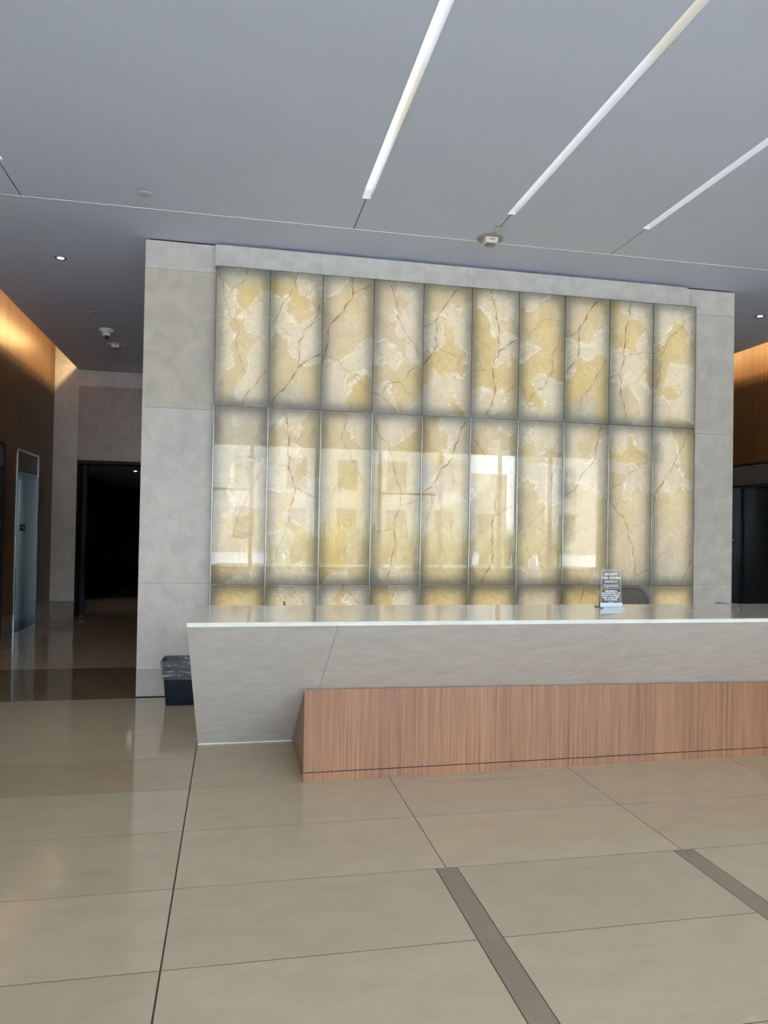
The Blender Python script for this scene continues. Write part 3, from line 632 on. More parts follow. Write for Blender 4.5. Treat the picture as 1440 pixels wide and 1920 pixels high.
# smooth random warp fields, evaluated with numpy
WV = [(rs.uniform(-1, 1, 2)*k, rs.uniform(0, 6.28), rs.uniform(-1, 1, 2)/k**.78) for k in (9, 12, 17, 22, 30, 38, 50, 60, 75, 90, 110) for _ in range(3)]
def warp(X, Z):
    dx = np.zeros_like(X); dz = np.zeros_like(X)
    for kv, ph, am in WV:
        s = np.sin(kv[0]*X+kv[1]*Z+ph); dx += am[0]*s; dz += am[1]*s
    return X+.2*dx, Z+.2*dz
def onyx_attr(X, Z, x0, x1, z0, z1):
    wx_, wz_ = warp(X, Z)
    near = np.where((ZP[:,0] > x0-.01) & (ZP[:,0] < x1+.01) & (ZP[:,1] > z0-.03) & (ZP[:,1] < z1+.03))[0]
    if len(near) == 0: near = np.arange(len(ZP))
    d2 = (wx_[:,None]-ZP[near,0])**2+((wz_[:,None]-ZP[near,1])*.85)**2
    w = np.exp(-(d2-d2.min(1, keepdims=True))/.0075); w /= w.sum(1, keepdims=True)
    col = w@ZCOL[near]; wh = w@ZW[near]
    k = np.where((np.maximum(SEG[:,0], SEG[:,2]) > x0-.0) & (np.minimum(SEG[:,0], SEG[:,2]) < x1+.0) & (np.maximum(SEG[:,1], SEG[:,3]) > z0) & (np.minimum(SEG[:,1], SEG[:,3]) < z1))[0]
    D = np.full(X.shape, 1.0); VW = np.zeros(X.shape); BL = np.zeros(X.shape)
    for s in SEG[k]:
        ax, az, bx_, bz, w_ = s
        dx, dz = bx_-ax, bz-az; L2 = dx*dx+dz*dz+1e-9
        t = np.clip(((X-ax)*dx+(Z-az)*dz)/L2, 0, 1)
        d = np.hypot(X-ax-t*dx, Z-az-t*dz)
        u = d < D; D[u] = d[u]; VW[u] = w_
        BL = np.maximum(BL, w_*np.exp(-(d/.03)**2))
    return col, wh, D, VW, BL
M_ONYX, n, o = mat('backlit_onyx')
ca = N(n, 'ShaderNodeAttribute', attribute_name='zone'); va = N(n, 'ShaderNodeAttribute', attribute_name='vein')
sv = N(n, 'ShaderNodeSeparateColor'); n.links.new(va.outputs['Color'], sv.inputs[0])
mp = mapping(n, (1,1,1))
cl = noise_node(n, mp, 4.5, 8, .66, .8)
col = mixc(n, ca.outputs['Color'], ramp(n, cl.outputs[0], [(.3, (.86,.83,.78)), (.7, (1.07,1.07,1.07))]).outputs[0], 1.0, 'MULTIPLY')
# bright crystalline crackle that gathers in the white clouds
ck = noise_node(n, mp, 11, 9, .68, 2.2)
cs = ramp(n, ck.outputs[0], [(.42, (0,0,0)), (.47, (.25,.25,.25)), (.50, (1,1,1)), (.53, (.3,.3,.3)), (.60, (0,0,0))])
wn_ = noise_node(n, mp, 2.3, 3, .5, .5); wbase = ramp(n, wn_.outputs[0], [(.5, (0,0,0)), (.7, (.30,.30,.30))])
rg_ = noise_node(n, mp, 17, 6, .7, .6)
rgm = N(n, 'ShaderNodeMath', operation='MULTIPLY_ADD'); rgm.inputs[1].default_value = .8; rgm.inputs[2].default_value = -.4; n.links.new(rg_.outputs[0], rgm.inputs[0])
wr_ = N(n, 'ShaderNodeMath', operation='ADD', use_clamp=True); n.links.new(sv.outputs[2], wr_.inputs[0]); n.links.new(rgm.outputs[0], wr_.inputs[1])
wm0 = ramp(n, wr_.outputs[0], [(.28, (0,0,0)), (.48, (.9,.9,.9)), (.62, (.5,.5,.5)), (1.0, (.35,.35,.35))])
rim0 = ramp(n, wr_.outputs[0], [(.30, (0,0,0)), (.47, (.8,.8,.8)), (.66, (0,0,0))])
rb_ = noise_node(n, mp, 7, 4, .6, .5); rbm = ramp(n, rb_.outputs[0], [(.47, (0,0,0)), (.62, (1,1,1))]); rim = N(n, 'ShaderNodeMath', operation='MULTIPLY'); n.links.new(rim0.outputs[0], rim.inputs[0]); n.links.new(rbm.outputs[0], rim.inputs[1])
wm = N(n, 'ShaderNodeMath', operation='ADD', use_clamp=True); n.links.new(wm0.outputs[0], wm.inputs[0]); n.links.new(wbase.outputs[0], wm.inputs[1])
# thin pale seams wandering through the stone
wv_ = noise_node(n, mp, 3.4, 5, .6, 1.3); ws_ = ramp(n, wv_.outputs[0], [(.487, (0,0,0)), (.5, (.55,.55,.55)), (.513, (0,0,0))])
# greyer, denser clouds
gy_ = noise_node(n, mp, 3.0, 6, .6, .7); gys = ramp(n, gy_.outputs[0], [(.52, (0,0,0)), (.68, (.5,.5,.5))])
col = mixc(n, col, (.60,.59,.52), gys.outputs[0]); col = mixc(n, col, (1.0,.98,.94), ws_.outputs[0])
fm = N(n, 'ShaderNodeMath', operation='MULTIPLY'); n.links.new(cs.outputs[0], fm.inputs[0]); n.links.new(wm.outputs[0], fm.inputs[1])
fm2 = N(n, 'ShaderNodeMath', operation='MULTIPLY'); fm2.inputs[1].default_value = .95; n.links.new(fm.outputs[0], fm2.inputs[0])
col = mixc(n, col, (1.0, .99, .96), fm2.outputs[0]); col = mixc(n, col, (1.0, .99, .95), rim.outputs[0])
fl = N(n, 'ShaderNodeTexVoronoi'); fl.inputs['Scale'].default_value = 13; n.links.new(mp.outputs[0], fl.inputs['Vector'])
ff = ramp(n, fl.outputs['Distance'], [(.0, (1,1,1)), (.10, (.7,.7,.7)), (.17, (0,0,0))])
fn = noise_node(n, mp, 3.1, 2); fg = ramp(n, fn.outputs[0], [(.45, (0,0,0)), (.62, (.8,.8,.8))])
fq = N(n, 'ShaderNodeMath', operation='MULTIPLY'); n.links.new(ff.outputs[0], fq.inputs[0]); n.links.new(fg.outputs[0], fq.inputs[1])
col = mixc(n, col, (1.0, .98, .93), fq.outputs[0])
# rust-brown veins: R = distance / 4 cm, G = weight, plus a soft amber halo
vn = noise_node(n, mp, 34, 4, .6); 
wid = N(n, 'ShaderNodeMath', operation='MULTIPLY_ADD'); wid.inputs[1].default_value = .26; wid.inputs[2].default_value = .07
n.links.new(vn.outputs[0], wid.inputs[0])
dv = N(n, 'ShaderNodeMath', operation='DIVIDE'); n.links.new(sv.outputs[0], dv.inputs[0]); n.links.new(wid.outputs[0], dv.inputs[1])
vr = ramp(n, dv.outputs[0], [(.25, (1,1,1)), (1.0, (0,0,0))])
vm = N(n, 'ShaderNodeMath', operation='MULTIPLY'); n.links.new(vr.outputs[0], vm.inputs[0]); n.links.new(sv.outputs[1], vm.inputs[1])
hal = N(n, 'ShaderNodeMath', operation='MULTIPLY'); hal.inputs[1].default_value = .32; n.links.new(va.outputs['Alpha'], hal.inputs[0])
col = mixc(n, col, (.78, .55, .26), hal.outputs[0])
col = mixc(n, col, (.22, .115, .045), vm.outputs[0])
tl = N(n, 'ShaderNodeBsdfTranslucent'); n.links.new(col, tl.inputs[0])
df = N(n, 'ShaderNodeBsdfDiffuse'); base_d = mixc(n, mixc(n, col, (.80,.84,.86), .35), (.52,.52,.52), 1.0, 'MULTIPLY')
wsum = N(n, 'ShaderNodeMath', operation='ADD', use_clamp=True); rsum = N(n, 'ShaderNodeMath', operation='ADD', use_clamp=True); n.links.new(fm2.outputs[0], rsum.inputs[0]); n.links.new(rim.outputs[0], rsum.inputs[1]); n.links.new(rsum.outputs[0], wsum.inputs[0])
wflat = N(n, 'ShaderNodeMath', operation='MULTIPLY'); wflat.inputs[1].default_value = .10; n.links.new(wr_.outputs[0], wflat.inputs[0]); n.links.new(wflat.outputs[0], wsum.inputs[1])
n.links.new(mixc(n, base_d, (.90,.91,.90), wsum.outputs[0]), df.inputs[0])
m1 = N(n, 'ShaderNodeMixShader'); m1.inputs[0].default_value = .6; n.links.new(df.outputs[0], m1.inputs[1]); n.links.new(tl.outputs[0], m1.inputs[2])
gs = N(n, 'ShaderNodeBsdfGlossy'); gs.inputs['Roughness'].default_value = .012
fr = N(n, 'ShaderNodeFresnel'); fr.inputs[0].default_value = 1.5
m2 = N(n, 'ShaderNodeMixShader'); n.links.new(fr.outputs[0], m2.inputs[0]); n.links.new(m1.outputs[0], m2.inputs[1]); n.links.new(gs.outputs[0], m2.inputs[2])
n.links.new(m2.outputs[0], o.inputs[0])
def onyx_mesh(x0, x1, z0, z1, xc, zc0):
    nx, nz = max(2, int((x1-x0)/.0072)), max(2, int((z1-z0)/.0072))
    gx, gz = np.linspace(x0, x1, nx+1), np.linspace(z0, z1, nz+1)
    X, Z = [a.ravel() for a in np.meshgrid(gx, gz)]
    col, wh, D, VW, BL = onyx_attr(X, Z, x0, x1, z0, z1)
    nv = len(X); th = .02
    ring = list(range(nx+1))+[(nx+1)*j+nx for j in range(1, nz+1)]+[(nx+1)*nz+i for i in range(nx-1, -1, -1)]+[(nx+1)*j for j in range(nz-1, 0, -1)]
    co = np.zeros((nv+len(ring), 3)); co[:nv,0] = X-xc; co[:nv,1] = 0; co[:nv,2] = Z-zc0
    co[nv:] = co[ring]; co[nv:,1] = th
    i, j = np.meshgrid(np.arange(nx), np.arange(nz)); a = (j*(nx+1)+i).ravel()
    F = np.stack([a, a+1, a+nx+2, a+nx+1], 1)
    k = len(ring); q = np.arange(k); qn = (q+1) % k; ring = np.array(ring)
    S = np.stack([ring[qn], ring[q], nv+q, nv+qn], 1)
    F = np.concatenate([F, S]).astype(np.int32)
    me = bpy.data.meshes.new('stone_slab')
    me.vertices.add(len(co)); me.vertices.foreach_set('co', co.astype(np.float32).ravel())
    me.loops.add(F.size); me.loops.foreach_set('vertex_index', F.ravel())
    me.polygons.add(len(F)); me.polygons.foreach_set('loop_start', np.arange(0, F.size, 4, dtype=np.int32))
    me.update(calc_edges=True)
    def at(name, A):
        A = np.concatenate([A, A[ring]]).astype(np.float32)
        t = me.attributes.new(name, 'FLOAT_COLOR', 'POINT'); t.data.foreach_set('color', A.ravel())
    at('zone', np.concatenate([col, np.ones((nv, 1))], 1))
    at('vein', np.stack([np.clip(D/.04, 0, 1), VW, wh, BL], 1))
    return me
LBL = [
 ['with plain honey stone, lowest row, far left', 'with a diagonal rust vein, lowest row beside the far left panel', 'with one rust vein, lowest row under the third column', 'with an orange stain, lowest row under the fourth column',
  'of even golden stone, lowest row under the fifth column', 'with a faint short vein, lowest row under the sixth column', 'of plain pinkish stone, lowest row under the seventh column', 'with two dark veins, lowest row left of the acrylic sign',
  'half hidden by the sign and chair back, lowest row', 'of plain gold, lowest row at the far right end'],
 ['grey white with pale cloud and brown stain, middle row, far left', 'with a forked brown vein and white clouds, middle row, second column', 'with one thin vein slanting right, middle row, third column', 'with long brown vein from top to bottom, middle row, fourth column',
  'with bold rust vein rising to top right corner, middle row, fifth column', 'with white top and broken brown vein, middle row, sixth column', 'with white crackle and faint grey veins, middle row, seventh column', 'with dark vein curving from top right, middle row, eighth column',
  'with fine zigzag vein, middle row above the sign', 'grey with a straight diagonal vein, middle row, far right'],
 ['deep honey with white crackle and a faint vein, top row, far left', 'with a brown vein forking low down, top row, second column', 'with a dark vein along its left edge, top row, third column', 'with thin right vein and orange forks below, top row, fourth column',
  'with a dark vein splitting at mid height, top row, fifth column', 'with a strong rust vein down its middle, top row, sixth column', 'greenish gold with faint thin veins, top row, seventh column', 'with a forked dark vein in milky stone, top row, eighth column',
  'with a thick brown vein down its centre, top row, ninth column', 'with white clouds above and a faint vein, top row, far right']]
for r in range(3):
    z0, z1 = OZ[r]+.003, OZ[r+1]-.003
    for c in range(10):
        x0, x1 = OX[c]+.003, OX[c+1]-.003
        xc = (x0+x1)/2
        t = thing('onyx_panel', 'backlit onyx panel '+LBL[r][c], 'wall panel', (xc, WO, z0), 0, 'backlit onyx panels of the feature wall')
        link('stone_slab', onyx_mesh(x0, x1, z0, z1, xc, z0), M_ONYX, t)
        h = z1-z0; w = (x1-x0)/2
        bm = bmesh.new(); D0, D1, k = .0205, .072, .004
        box(bm, -w, -w+k, D0, D1, 0, h); box(bm, w-k, w, D0, D1, 0, h); box(bm, -w+k, w-k, D0, D1, 0, k); box(bm, -w+k, w-k, D0, D1, h-k, h); box(bm, -w, w, D1, D1+.008, 0, h)
        lb = obj('light_box', bm, M_FRAME, t)
        bm = bmesh.new(); e = .003      # slim dark metal edge round the slab
        box(bm, -w-e, -w, -.003, .02, -e, h+e); box(bm, w, w+e, -.003, .02, -e, h+e); box(bm, -w, w, -.003, .02, -e, 0); box(bm, -w, w, -.003, .02, h, h+e)
        obj('edge_frame', bm, M_FRAME, t)
        if r < 2: obj('bright_edge', B(-w-e, -w-e+.0025, -.006, -.003, -e, h+e), M_ALU, t)
        i_ = .062
        obj('backlight', B(-w+i_, w-i_, D1-.010, D1-.002, i_, h-i_), M_BACK, lb)
# ------------------------------------------------------------------ reception desk
DXL, DXR = -.21, 4.75
desk = thing('reception_desk', 'long pale stone reception desk with sloping front and timber base', 'desk', (0, 0, 0))
zt = 1.07; s = (5.42-3.787)/1.045
seams = [DXL, .545, 2.15, 3.75, DXR]
bm = bmesh.new()
for a, b in zip(seams, seams[1:]):
    prism(bm, [(3.789, 1.0495), (5.42, .008), (5.52, .008), (5.52, .70), (4.62, .70), (4.62, 1.0495)], 'x', a+.0008, b-.0008)
body = obj('stone_body', bm, M_DESK, desk)
bm = bmesh.new(); box(bm, DXL+.004, DXR-.004, 5.419, 5.5, 0, .007); obj('floor_trim', bm, M_COVER, desk)
bm = bmesh.new()
tops = [DXL, .6, 2.34, 4.0, DXR]
bm2 = bmesh.new()
for a, b in zip(tops, tops[1:]):
    box(bm, a+.0006, b-.0006, 3.789, 4.60, 1.05, zt)
    box(bm2, a+.0003, b-.0003, 3.785, 3.7895, 1.049, zt-.0005)
top = obj('counter_top', bm, M_TOP, desk); ed = obj('front_edge', bm2, M_EDGE, top); ed['label'] = 'rough white front edge of the counter'
obj('work_surface', B(DXL+.01, DXR-.01, 4.64, 5.54, .702, .73), M_TOP, desk)
# timber base wedged under the sloping stone
def yw(x): return 4.54+(x-.455)*(.07/3.3)
def zs(y): return 1.045*(1-(y-3.787)/(5.42-3.787))
def wedge(bm, xa, xb, z0, z1f, back):
    """timber front from z0 up to the slope"""
    A = []
    for x in (xa, xb):
        y = yw(x)+back; zt_ = min(z1f, zs(y)-.002) if z1f else zs(y)-.002
        yb0 = 3.787+(1-(z0)/1.045)*(5.42-3.787)-.003; yb1 = 3.787+(1-(zt_)/1.045)*(5.42-3.787)-.003
        A.append([bm.verts.new(p) for p in ((x, y, z0), (x, yb0, z0), (x, max(yb1, y+.0005), zt_), (x, y, zt_))])
    a, b = A; bm.faces.new(a); bm.faces.new(b[::-1])
    for i in range(4): bm.faces.new((a[i], b[i], b[(i+1) % 4], a[(i+1) % 4]))
bm = bmesh.new()
for a, b in ((.455, 2.214), (2.216, 3.98), (3.982, DXR)): wedge(bm, a, b, .056, None, 0)
tb = obj('timber_base', bm, M_WOOD, desk); tb['label'] = 'reddish timber base under the stone'
bm = bmesh.new(); wedge(bm, .459, DXR, .05, .057, .004); obj('shadow_gap', bm, M_DARK, tb)
bm = bmesh.new()
for a, b in ((.455, 2.214), (2.216, 3.98), (3.982, DXR)): wedge(bm, a, b, 0, .05, 0)
obj('kickboard', bm, M_WOOD, tb)

# ------------------------------------------------------------------ acrylic notice on the counter
M_ACR, n, o = mat('clear_acrylic')
tr = N(n, 'ShaderNodeBsdfTransparent'); tr.inputs[0].default_value = (.87,.87,.88,1); gl = N(n, 'ShaderNodeBsdfGlossy'); gl.inputs['Roughness'].default_value = .02
dfz = N(n, 'ShaderNodeBsdfDiffuse'); dfz.inputs[0].default_value = (.55,.58,.62,1); ma = N(n, 'ShaderNodeMixShader'); ma.inputs[0].default_value = .10
n.links.new(tr.outputs[0], ma.inputs[1]); n.links.new(dfz.outputs[0], ma.inputs[2])
fr = N(n, 'ShaderNodeFresnel'); fr.inputs[0].default_value = 1.3; mx = N(n, 'ShaderNodeMixShader')
n.links.new(fr.outputs[0], mx.inputs[0]); n.links.new(ma.outputs[0], mx.inputs[1]); n.links.new(gl.outputs[0], mx.inputs[2]); n.links.new(mx.outputs[0], o.inputs[0])
M_SIGNBASE = plain('pale_anodised_base', (.42,.48,.56), .4, .3, var=.03)
sg = thing('notice_stand', 'small clear acrylic security notice in an aluminium base on the counter', 'sign', (2.392, 4.36, zt), math.radians(-1.5))
obj('foot_plate', B(-.068, .094, -.022, .10, 0, .007, bev=.001), M_SIGNBASE, sg)
bm = bmesh.new(); box(bm, -.076, .076, .0, .009, .0075, .034, bev=.001); box(bm, -.076, .076, .017, .026, .0075, .034, bev=.001); obj('clamp_base', bm, M_SIGNBASE, sg)
ac = obj('acrylic_sheet', B(-.077, .077, .0095, .0165, .008, .252, bev=.0012), M_ACR, sg)
y_ = .0085
for body_, sz, z, bo in (('SECURITY', .0185, .217, .0005), ('WILL RETURN', .0185, .193, .0005), ('SHORTLY', .0185, .169, .0005), ('DELIVERIES &', .0138, .109, .0004), ('PACKAGES NOT TO', .0138, .095, .0004), ('BE LEFT AT FRONT', .0138, .081, .0004), ('DESK & WILL NOT', .0138, .067, .0004), ('BE ACCEPTED', .0138, .053, .0004)):
    text('lettering', body_, sz, M_INK, ac, (0, y_, z), bold=bo, xs=1.08 if sz > .015 else 1.0)
bm = bmesh.new(); R = random.Random(2)
for z in (.1475, .139):
    x = -.052
    while x < .05:
        l = R.uniform(.004, .012); box(bm, x, min(x+l, .052), y_-.0004, y_+.0004, z-.0018, z+.0018); x += l+.0022
obj('small_print', bm, M_INK, ac)
x = -.011; bm = bmesh.new()
while x < .012: l = R.uniform(.002, .004); box(bm, x, x+l, y_-.0004, y_+.0004, .0305, .0355); x += l+.001
obj('logo_mark', bm, M_INK, ac)
bm = bmesh.new(); q = .0007
box(bm, -.06, .06, y_-.0004, y_+.0004, .1265, .128); box(bm, -.066, .066, y_-.0004, y_+.0004, .241, .241+2*q)
for x in (-.066, .066): box(bm, x-q, x+q, y_-.0004, y_+.0004, .0315, .241)
box(bm, -.066, -.021, y_-.0004, y_+.0004, .031, .031+2*q); box(bm, .021, .066, y_-.0004, y_+.0004, .031, .031+2*q)
for z in (.0265, .039): box(bm, -.015, .015, y_-.0004, y_+.0004, z-q, z+q)
for x in (-.015, .015): box(bm, x-q, x+q, y_-.0004, y_+.0004, .0265, .039)
obj('printed_border', bm, M_INK, ac)

# ------------------------------------------------------------------ office chair behind the counter
ch = thing('office_chair', 'office chair with grey mesh back behind the counter', 'chair', (3.515, 6.2, 0))
pts = [(x, -.03-.02*math.cos(x*6), 1.075-.24+z) for x, z in rrect(.472, .46, .15, 8)]
bm = bmesh.new(); tube(bm, pts, .019, 12, True); fr_ = obj('back_frame', bm, M_GREY, ch, True)
M_MESH = plain('taupe_mesh', (.13,.115,.10), .7, var=.25, scale=120)
bm = bmesh.new(); P2 = rrect(.456, .445, .145, 8)
loft(bm, [[(x, -.034-.02*math.cos(x*6), .835+z) for x, z in P2], [(x, -.026-.02*math.cos(x*6), .835+z) for x, z in P2]]); obj('backrest', bm, M_MESH, ch)
bm = bmesh.new(); loft(bm, [[(x*.97, y*.97-.28, .46) for x, y in rrect(.5, .48, .1)], [(x, y-.28, .48) for x, y in rrect(.5, .48, .1)], [(x, y-.28, .515) for x, y in rrect(.5, .48, .1)], [(x*.95, y*.95-.28, .53) for x, y in rrect(.5, .48, .1)]]); obj('seat', bm, M_MESH, ch, True)
bm = bmesh.new(); tube(bm, [(0, -.28, .44), (0, -.02, .42), (0, .02, .5), (0, -.02, .66)], .025, 10); obj('back_support', bm, M_BLACK, ch, True)
bm = bmesh.new(); lathe(bm, [(0, .09), (.03, .09), (.03, .28), (.02, .28), (.02, .45), (0, .45)], 20, (0, -.28, 0)); obj('gas_column', bm, M_BLACK, ch, True)
for k in range(5):
    a = 2*math.pi*k/5; e = Vector((.29*math.cos(a), .29*math.sin(a)-.28, .075)); bm = bmesh.new()
    tube(bm, [(.02*math.cos(a), .02*math.sin(a)-.28, .11), ((.15*math.cos(a)), .15*math.sin(a)-.28, .10), e], .017, 10); lg = obj('leg', bm, M_BLACK, ch, True)
    bm = bmesh.new(); lathe(bm, [(0, -.012), (.028, -.012), (.03, 0), (.028, .012), (0, .012)], 18)
    bmesh.ops.rotate(bm, verts=bm.verts, matrix=Matrix.Rotation(math.pi/2, 3, 'X')); bmesh.ops.translate(bm, verts=bm.verts, vec=(e.x, e.y, .031)); obj('caster', bm, M_BLACK, lg, True)
for s_ in (-1, 1):
    bm = bmesh.new(); tube(bm, [(s_*.2, -.3, .47), (s_*.28, -.3, .49), (s_*.29, -.3, .66)], .014, 10); ar = obj('armrest', bm, M_BLACK, ch, True)
    bm = bmesh.new(); box(bm, s_*.29-.035, s_*.29+.035, -.42, -.18, .66, .69, bev=.01); obj('arm_pad', bm, M_BLACK, ar)

# things on the lower work surface whose tips show over the counter
mo = thing('computer_monitor', 'grey computer monitor showing only its top corner over the counter, right of the chair', 'monitor', (3.893, 5.015, .7305), math.radians(-52))
obj('stand', B(-.1, .1, -.08, .08, 0, .012, bev=.004), M_GREY, mo); obj('neck', B(-.02, .02, .02, .05, .012, .18), M_GREY, mo)
obj('screen_body', B(-.235, .235, -.012, .02,   .06, .291, bev=.003), plain('grey_screen_shell', (.24,.24,.25), .5), mo)
ph = thing('desk_item_tip', 'small grey object tip rising above the counter under the second column', 'desk item', (.369, 5.2, .7305))  # unidentified grey tip, guessed as a phone stand
bm = bmesh.new(); lathe(bm, [(0, 0), (.05, 0), (.05, .012), (.008, .018), (.008, .25), (0, .25)], 24); obj('base', bm, M_GREY, ph, True)
bm = bmesh.new(); prism(bm, [(-.010, .25), (.012, .25), (.012, .272), (0, .304), (-.010, .304)], 'y', -.01, .01); obj('tip', bm, M_GREY, ph)
ph.name = 'phone_stand'

# ------------------------------------------------------------------ waste bin with clear liner
bn = thing('waste_bin', 'navy plastic waste bin with clear liner beside the desk end', 'bin', (-.37, 6.735, 0), math.radians(0))
Hb = .385
def L(w, d, z, r=.045): return [(x, y, z) for x, y in rrect(w, d, r, 7)]
bm = bmesh.new()
loft(bm, [L(.325, .215, 0), L(.333, .222, .008), L(.392, .262, Hb-.02), L(.412, .282, Hb-.018), L(.414, .284, Hb), L(.396, .266, Hb), L(.385, .255, Hb-.03), L(.322, .212, .012)], True, True)
obj('bucket', bm, M_BIN, bn, True)
M_LINER, n, o = mat('clear_film')
tr = N(n, 'ShaderNodeBsdfTransparent'); tr.inputs[0].default_value = (.86,.87,.9,1); sh = N(n, 'ShaderNodeBsdfPrincipled'); sh.inputs['Base Color'].default_value = (.62,.65,.7,1); sh.inputs['Roughness'].default_value = .22
mp = mapping(n, (2, 2, 15), (0, .25, 0)); a = noise_node(n, mp, 2.6, 5, .65, 1.2); rr = ramp(n, a.outputs[0], [(.40, (.10,.10,.10)), (.55, (.25,.25,.25)), (.66, (.72,.72,.72))])
bp = N(n, 'ShaderNodeBump'); bp.inputs['Strength'].default_value = .8; bp.inputs['Distance'].default_value = .01; n.links.new(a.outputs[0], bp.inputs['Height']); n.links.new(bp.outputs[0], sh.inputs['Normal'])
mx = N(n, 'ShaderNodeMixShader'); n.links.new(rr.outputs[0], mx.inputs[0]); n.links.new(tr.outputs[0], mx.inputs[1]); n.links.new(sh.outputs[0], mx.inputs[2]); n.links.new(mx.outputs[0], o.inputs[0])
bm = bmesh.new(); R = random.Random(9)
def wl(w, d, z, a, jz=0):
    out = []
    for i, (x, y) in enumerate(rrect(w, d, .05, 16)):
        q = 1+a*noise.noise(Vector((x*22, y*22, z*40)))
        out.append((x*q, y*q, z+jz*noise.noise(Vector((x*14+5, y*14, 3)))))
    return out
loft(bm, [wl(.36, .24, .22, .04), wl(.375, .248, .34, .03), wl(.392, .262, Hb+.001, .004), wl(.41, .28, Hb+.007, .006, .006), wl(.425, .295, Hb-.004, .006, .01), wl(.421, .292, .34, .02, .01), wl(.409, .282, .30, .02, .01), wl(.400, .273, .262, .012, .008), wl(.404, .277, .250, .015, .012), wl(.398, .27, .236, .012, .012), wl(.397, .269, .224, .01, .012)], False, False)
obj('liner', bm, M_LINER, bn, True)

# ------------------------------------------------------------------ recessed linear lights
desc = ['left of the core, cut off by the picture edge', 'over the left part of the onyx wall', 'over the fire strobe, running to the top right', 'rightmost of the strips']
for (a, b), d in zip(LX, desc):
    xc, w = (a+b)/2, (b-a)/2
    t = thing('linear_light', 'long recessed white strip light, '+d, 'light', (xc, 0, ZC), 0, 'recessed strip lights')
    bm = bmesh.new(); e = .001
    box(bm, -w+e, -w+.004, LY0+.002, LY1-.002, .0, .11); box(bm, w-.004, w-e, LY0+.002, LY1-.002, 0, .11)
    box(bm, -w+.004, w-.004, LY0+.002, LY0+.006, 0, .11); box(bm, -w+.004, w-.004, LY1-.006, LY1-.002, 0, .11); box(bm, -w+e, w-e, LY0+.002, LY1-.002, .11, .115)
    obj('trough', bm, M_TROUGH, t)
    yy = [5.718, 5.55, 4.85, 4.07, 3.0, 1.8, .6, -.6, -1.8, -3.1]
    if a > 2: yy = [5.718, 5.55, 4.6, 3.7, 2.8, 1.6, .4, -.8, -2, -3.1]
    for i, (y1, y0) in enumerate(zip(yy, yy[1:])):
        obj('lens', B(-w+.006, w-.006, y0+.004, y1-.004, .082, .088), M_LEDW if (i == 2 and a < 2) or (i in (3, 4) and a > 2) else M_LED, t)
# ------------------------------------------------------------------ downlights
for nm, x, y, z, lb in (('downlight', -1.70, 7.71, ZC, 'small lit downlight in the ceiling of the left lift lobby'), ('downlight', 6.078, 7.67, ZC, 'small lit downlight in the ceiling of the right lift lobby'), ('downlight', -1.863, 15.04, 2.6, 'tiny lit downlight inside the dark corridor doorway')):
    t = thing(nm, lb, 'light', (x, y, z), 0, 'recessed downlights')
    bm = bmesh.new(); lathe(bm, [(.032, -.0005), (.058, -.0005), (.058, -.004), (.050, -.006), (.032, -.003), (.032, -.0005)], 36); obj('trim_ring', bm, M_GREY, t, True)
    bm = bmesh.new(); lathe(bm, [(0, -.001), (.031, -.001), (.031, -.003), (.02, -.007), (0, -.009)], 30); obj('lamp', bm, M_SPOT, t, True)
    ld = bpy.data.lights.new('downlight_beam', 'SPOT'); ld.energy = 12 if z > 3 else 14; ld.color = (1,.93,.82); ld.spot_size = math.radians(70); ld.spot_blend = .6; ld.shadow_soft_size = .03
    lo_ = bpy.data.objects.new('downlight_beam', ld); COL.objects.link(lo_); lo_.parent = t; lo_.location = (0, 0, -.02)
# ------------------------------------------------------------------ sprinkler covers
for x, y, lb in ((-.72, 6.015, 'round grey sprinkler cover in the ceiling above the left end of the core'), (2.198, 6.01, 'round grey sprinkler cover between the strip light and the fire strobe'), (-1.697, 9.55, 'dark round sprinkler cover just in front of the smoke detector, left lobby'), (-1.69, 12.1, 'dark round sprinkler cover farthest back in the left lobby ceiling')):
    t = thing('sprinkler_cover', lb, 'ceiling cover', (x, y, ZC), 0, 'sprinkler covers')
    bm = bmesh.new(); lathe(bm, [(0, -.014), (.050, -.014), (.054, -.011), (.054, -.008), (0, -.008)], 40); obj('cover_disc', bm, M_COVER, t, True)
    bm = bmesh.new(); lathe(bm, [(0, -.008), (.042, -.008), (.042, 0), (0, 0)], 30); obj('recess_collar', bm, M_DARK, t, True)
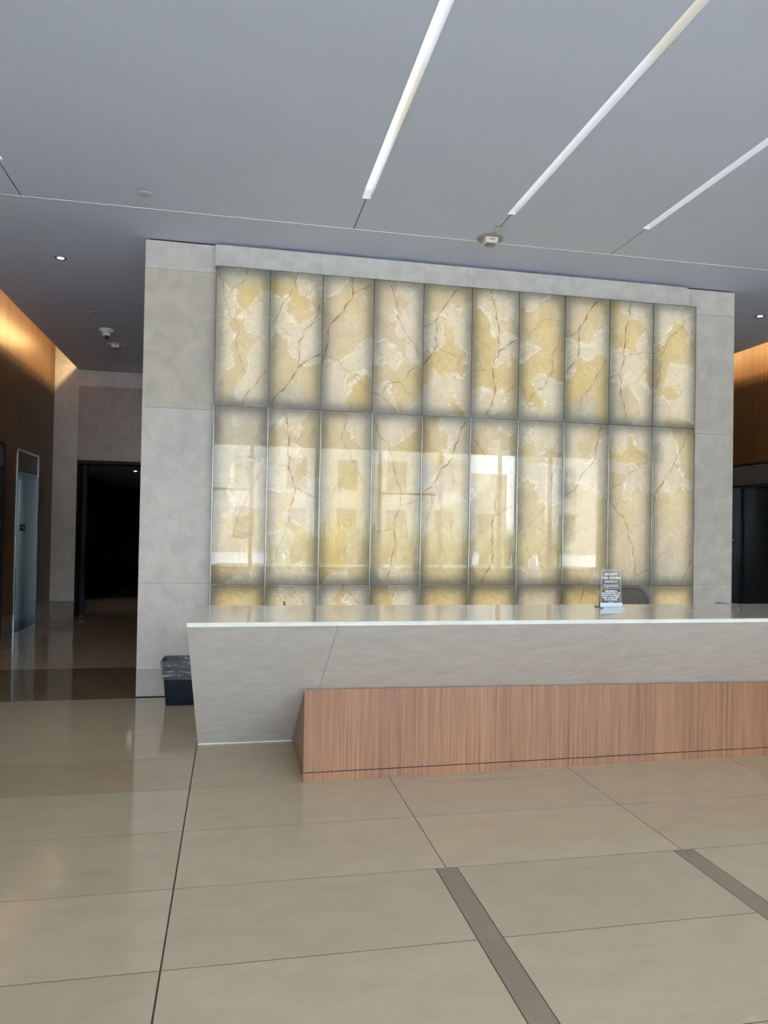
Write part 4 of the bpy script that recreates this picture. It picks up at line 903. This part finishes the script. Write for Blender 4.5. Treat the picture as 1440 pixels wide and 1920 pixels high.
# ------------------------------------------------------------------ fire strobes
def strobe(x, y, lb, plate, r, rz=0):
    t = thing('fire_strobe', lb, 'fire alarm', (x, y, ZC), rz, 'ceiling fire strobes')
    bm = bmesh.new(); lathe(bm, [(0, 0), (r, 0), (r, -.004), (r-.006, -.009), (0, -.009)], 48); obj('mounting_plate', bm, plate, t, True)
    bm = bmesh.new(); loft(bm, [[(p*1.0, q*1.0, -.009) for p, q in rrect(.118, .118, .012)], [(p*.93, q*.93, -.045) for p, q in rrect(.118, .118, .012)], [(p*.82, q*.82, -.055) for p, q in rrect(.118, .118, .012)]]); h = obj('housing', bm, M_WHITE, t)
    bm = bmesh.new(); box(bm, -.044, .044, -.034, .034, -.070, -.055, bev=.006); obj('lens', bm, M_ACR, t)
    text('lettering', 'FIRE', .03, M_RED, h, (0, -.0578, -.024), rot=(math.pi/2-.12, 0, 0), bold=.0008)
    return t
strobe(2.196, 6.232, 'white fire strobe on a beige ceiling plate beside the bead line', M_BEIGE, .118)
strobe(-1.70, 11.22, 'white fire strobe on the dark left lobby ceiling behind the smoke detector', M_COVER, .115)
t = thing('smoke_detector', 'white cone shaped smoke detector on the left lobby ceiling', 'smoke detector', (-1.697, 10.4, ZC))
bm = bmesh.new(); lathe(bm, [(0, 0), (.098, 0), (.098, -.012), (.072, -.05), (0, -.05)], 40); obj('base', bm, M_COVER, t, True)
bm = bmesh.new(); lathe(bm, [(0, -.05), (.056, -.05), (.05, -.085), (.036, -.09), (0, -.09)], 40); obj('body', bm, M_WHITE, t, True)
bm = bmesh.new(); lathe(bm, [(0, -.09), (.03, -.09), (.026, -.125), (0, -.128)], 24); obj('sensor_cage', bm, M_BLACK, t, True)
# ------------------------------------------------------------------ floor number plates on the lift jambs
def star(bm, cx, cz, R_, y0, y1):
    prism(bm, [(cx+(R_ if k % 2 == 0 else R_*.42)*math.sin(math.pi*k/5), cz+(R_ if k % 2 == 0 else R_*.42)*math.cos(math.pi*k/5)) for k in range(10)], 'y', y0, y1)
def plate(x, y, z, lb):
    t = thing('floor_plate', lb, 'sign', (x, y, z), 0, 'floor number plates')
    p_ = obj('plate', B(-.038, .038, -.004, 0, -.05, .05, bev=.001), M_BLACK, t)
    bm = bmesh.new(); star(bm, -.018, .008, .014, -.0052, -.0041); obj('star_symbol', bm, M_INK, p_)
    text('lettering', 'L', .055, M_INK, p_, (.014, -.0045, .004), bold=.0008)
plate(-3.175, OL[1][1]-.0355, 1.478, 'small black plate with star and L on the left lift jamb')
plate(7.435, OR_[0][1]-.0355, 1.478, 'small black plate with L on the right lift jamb beside the core')
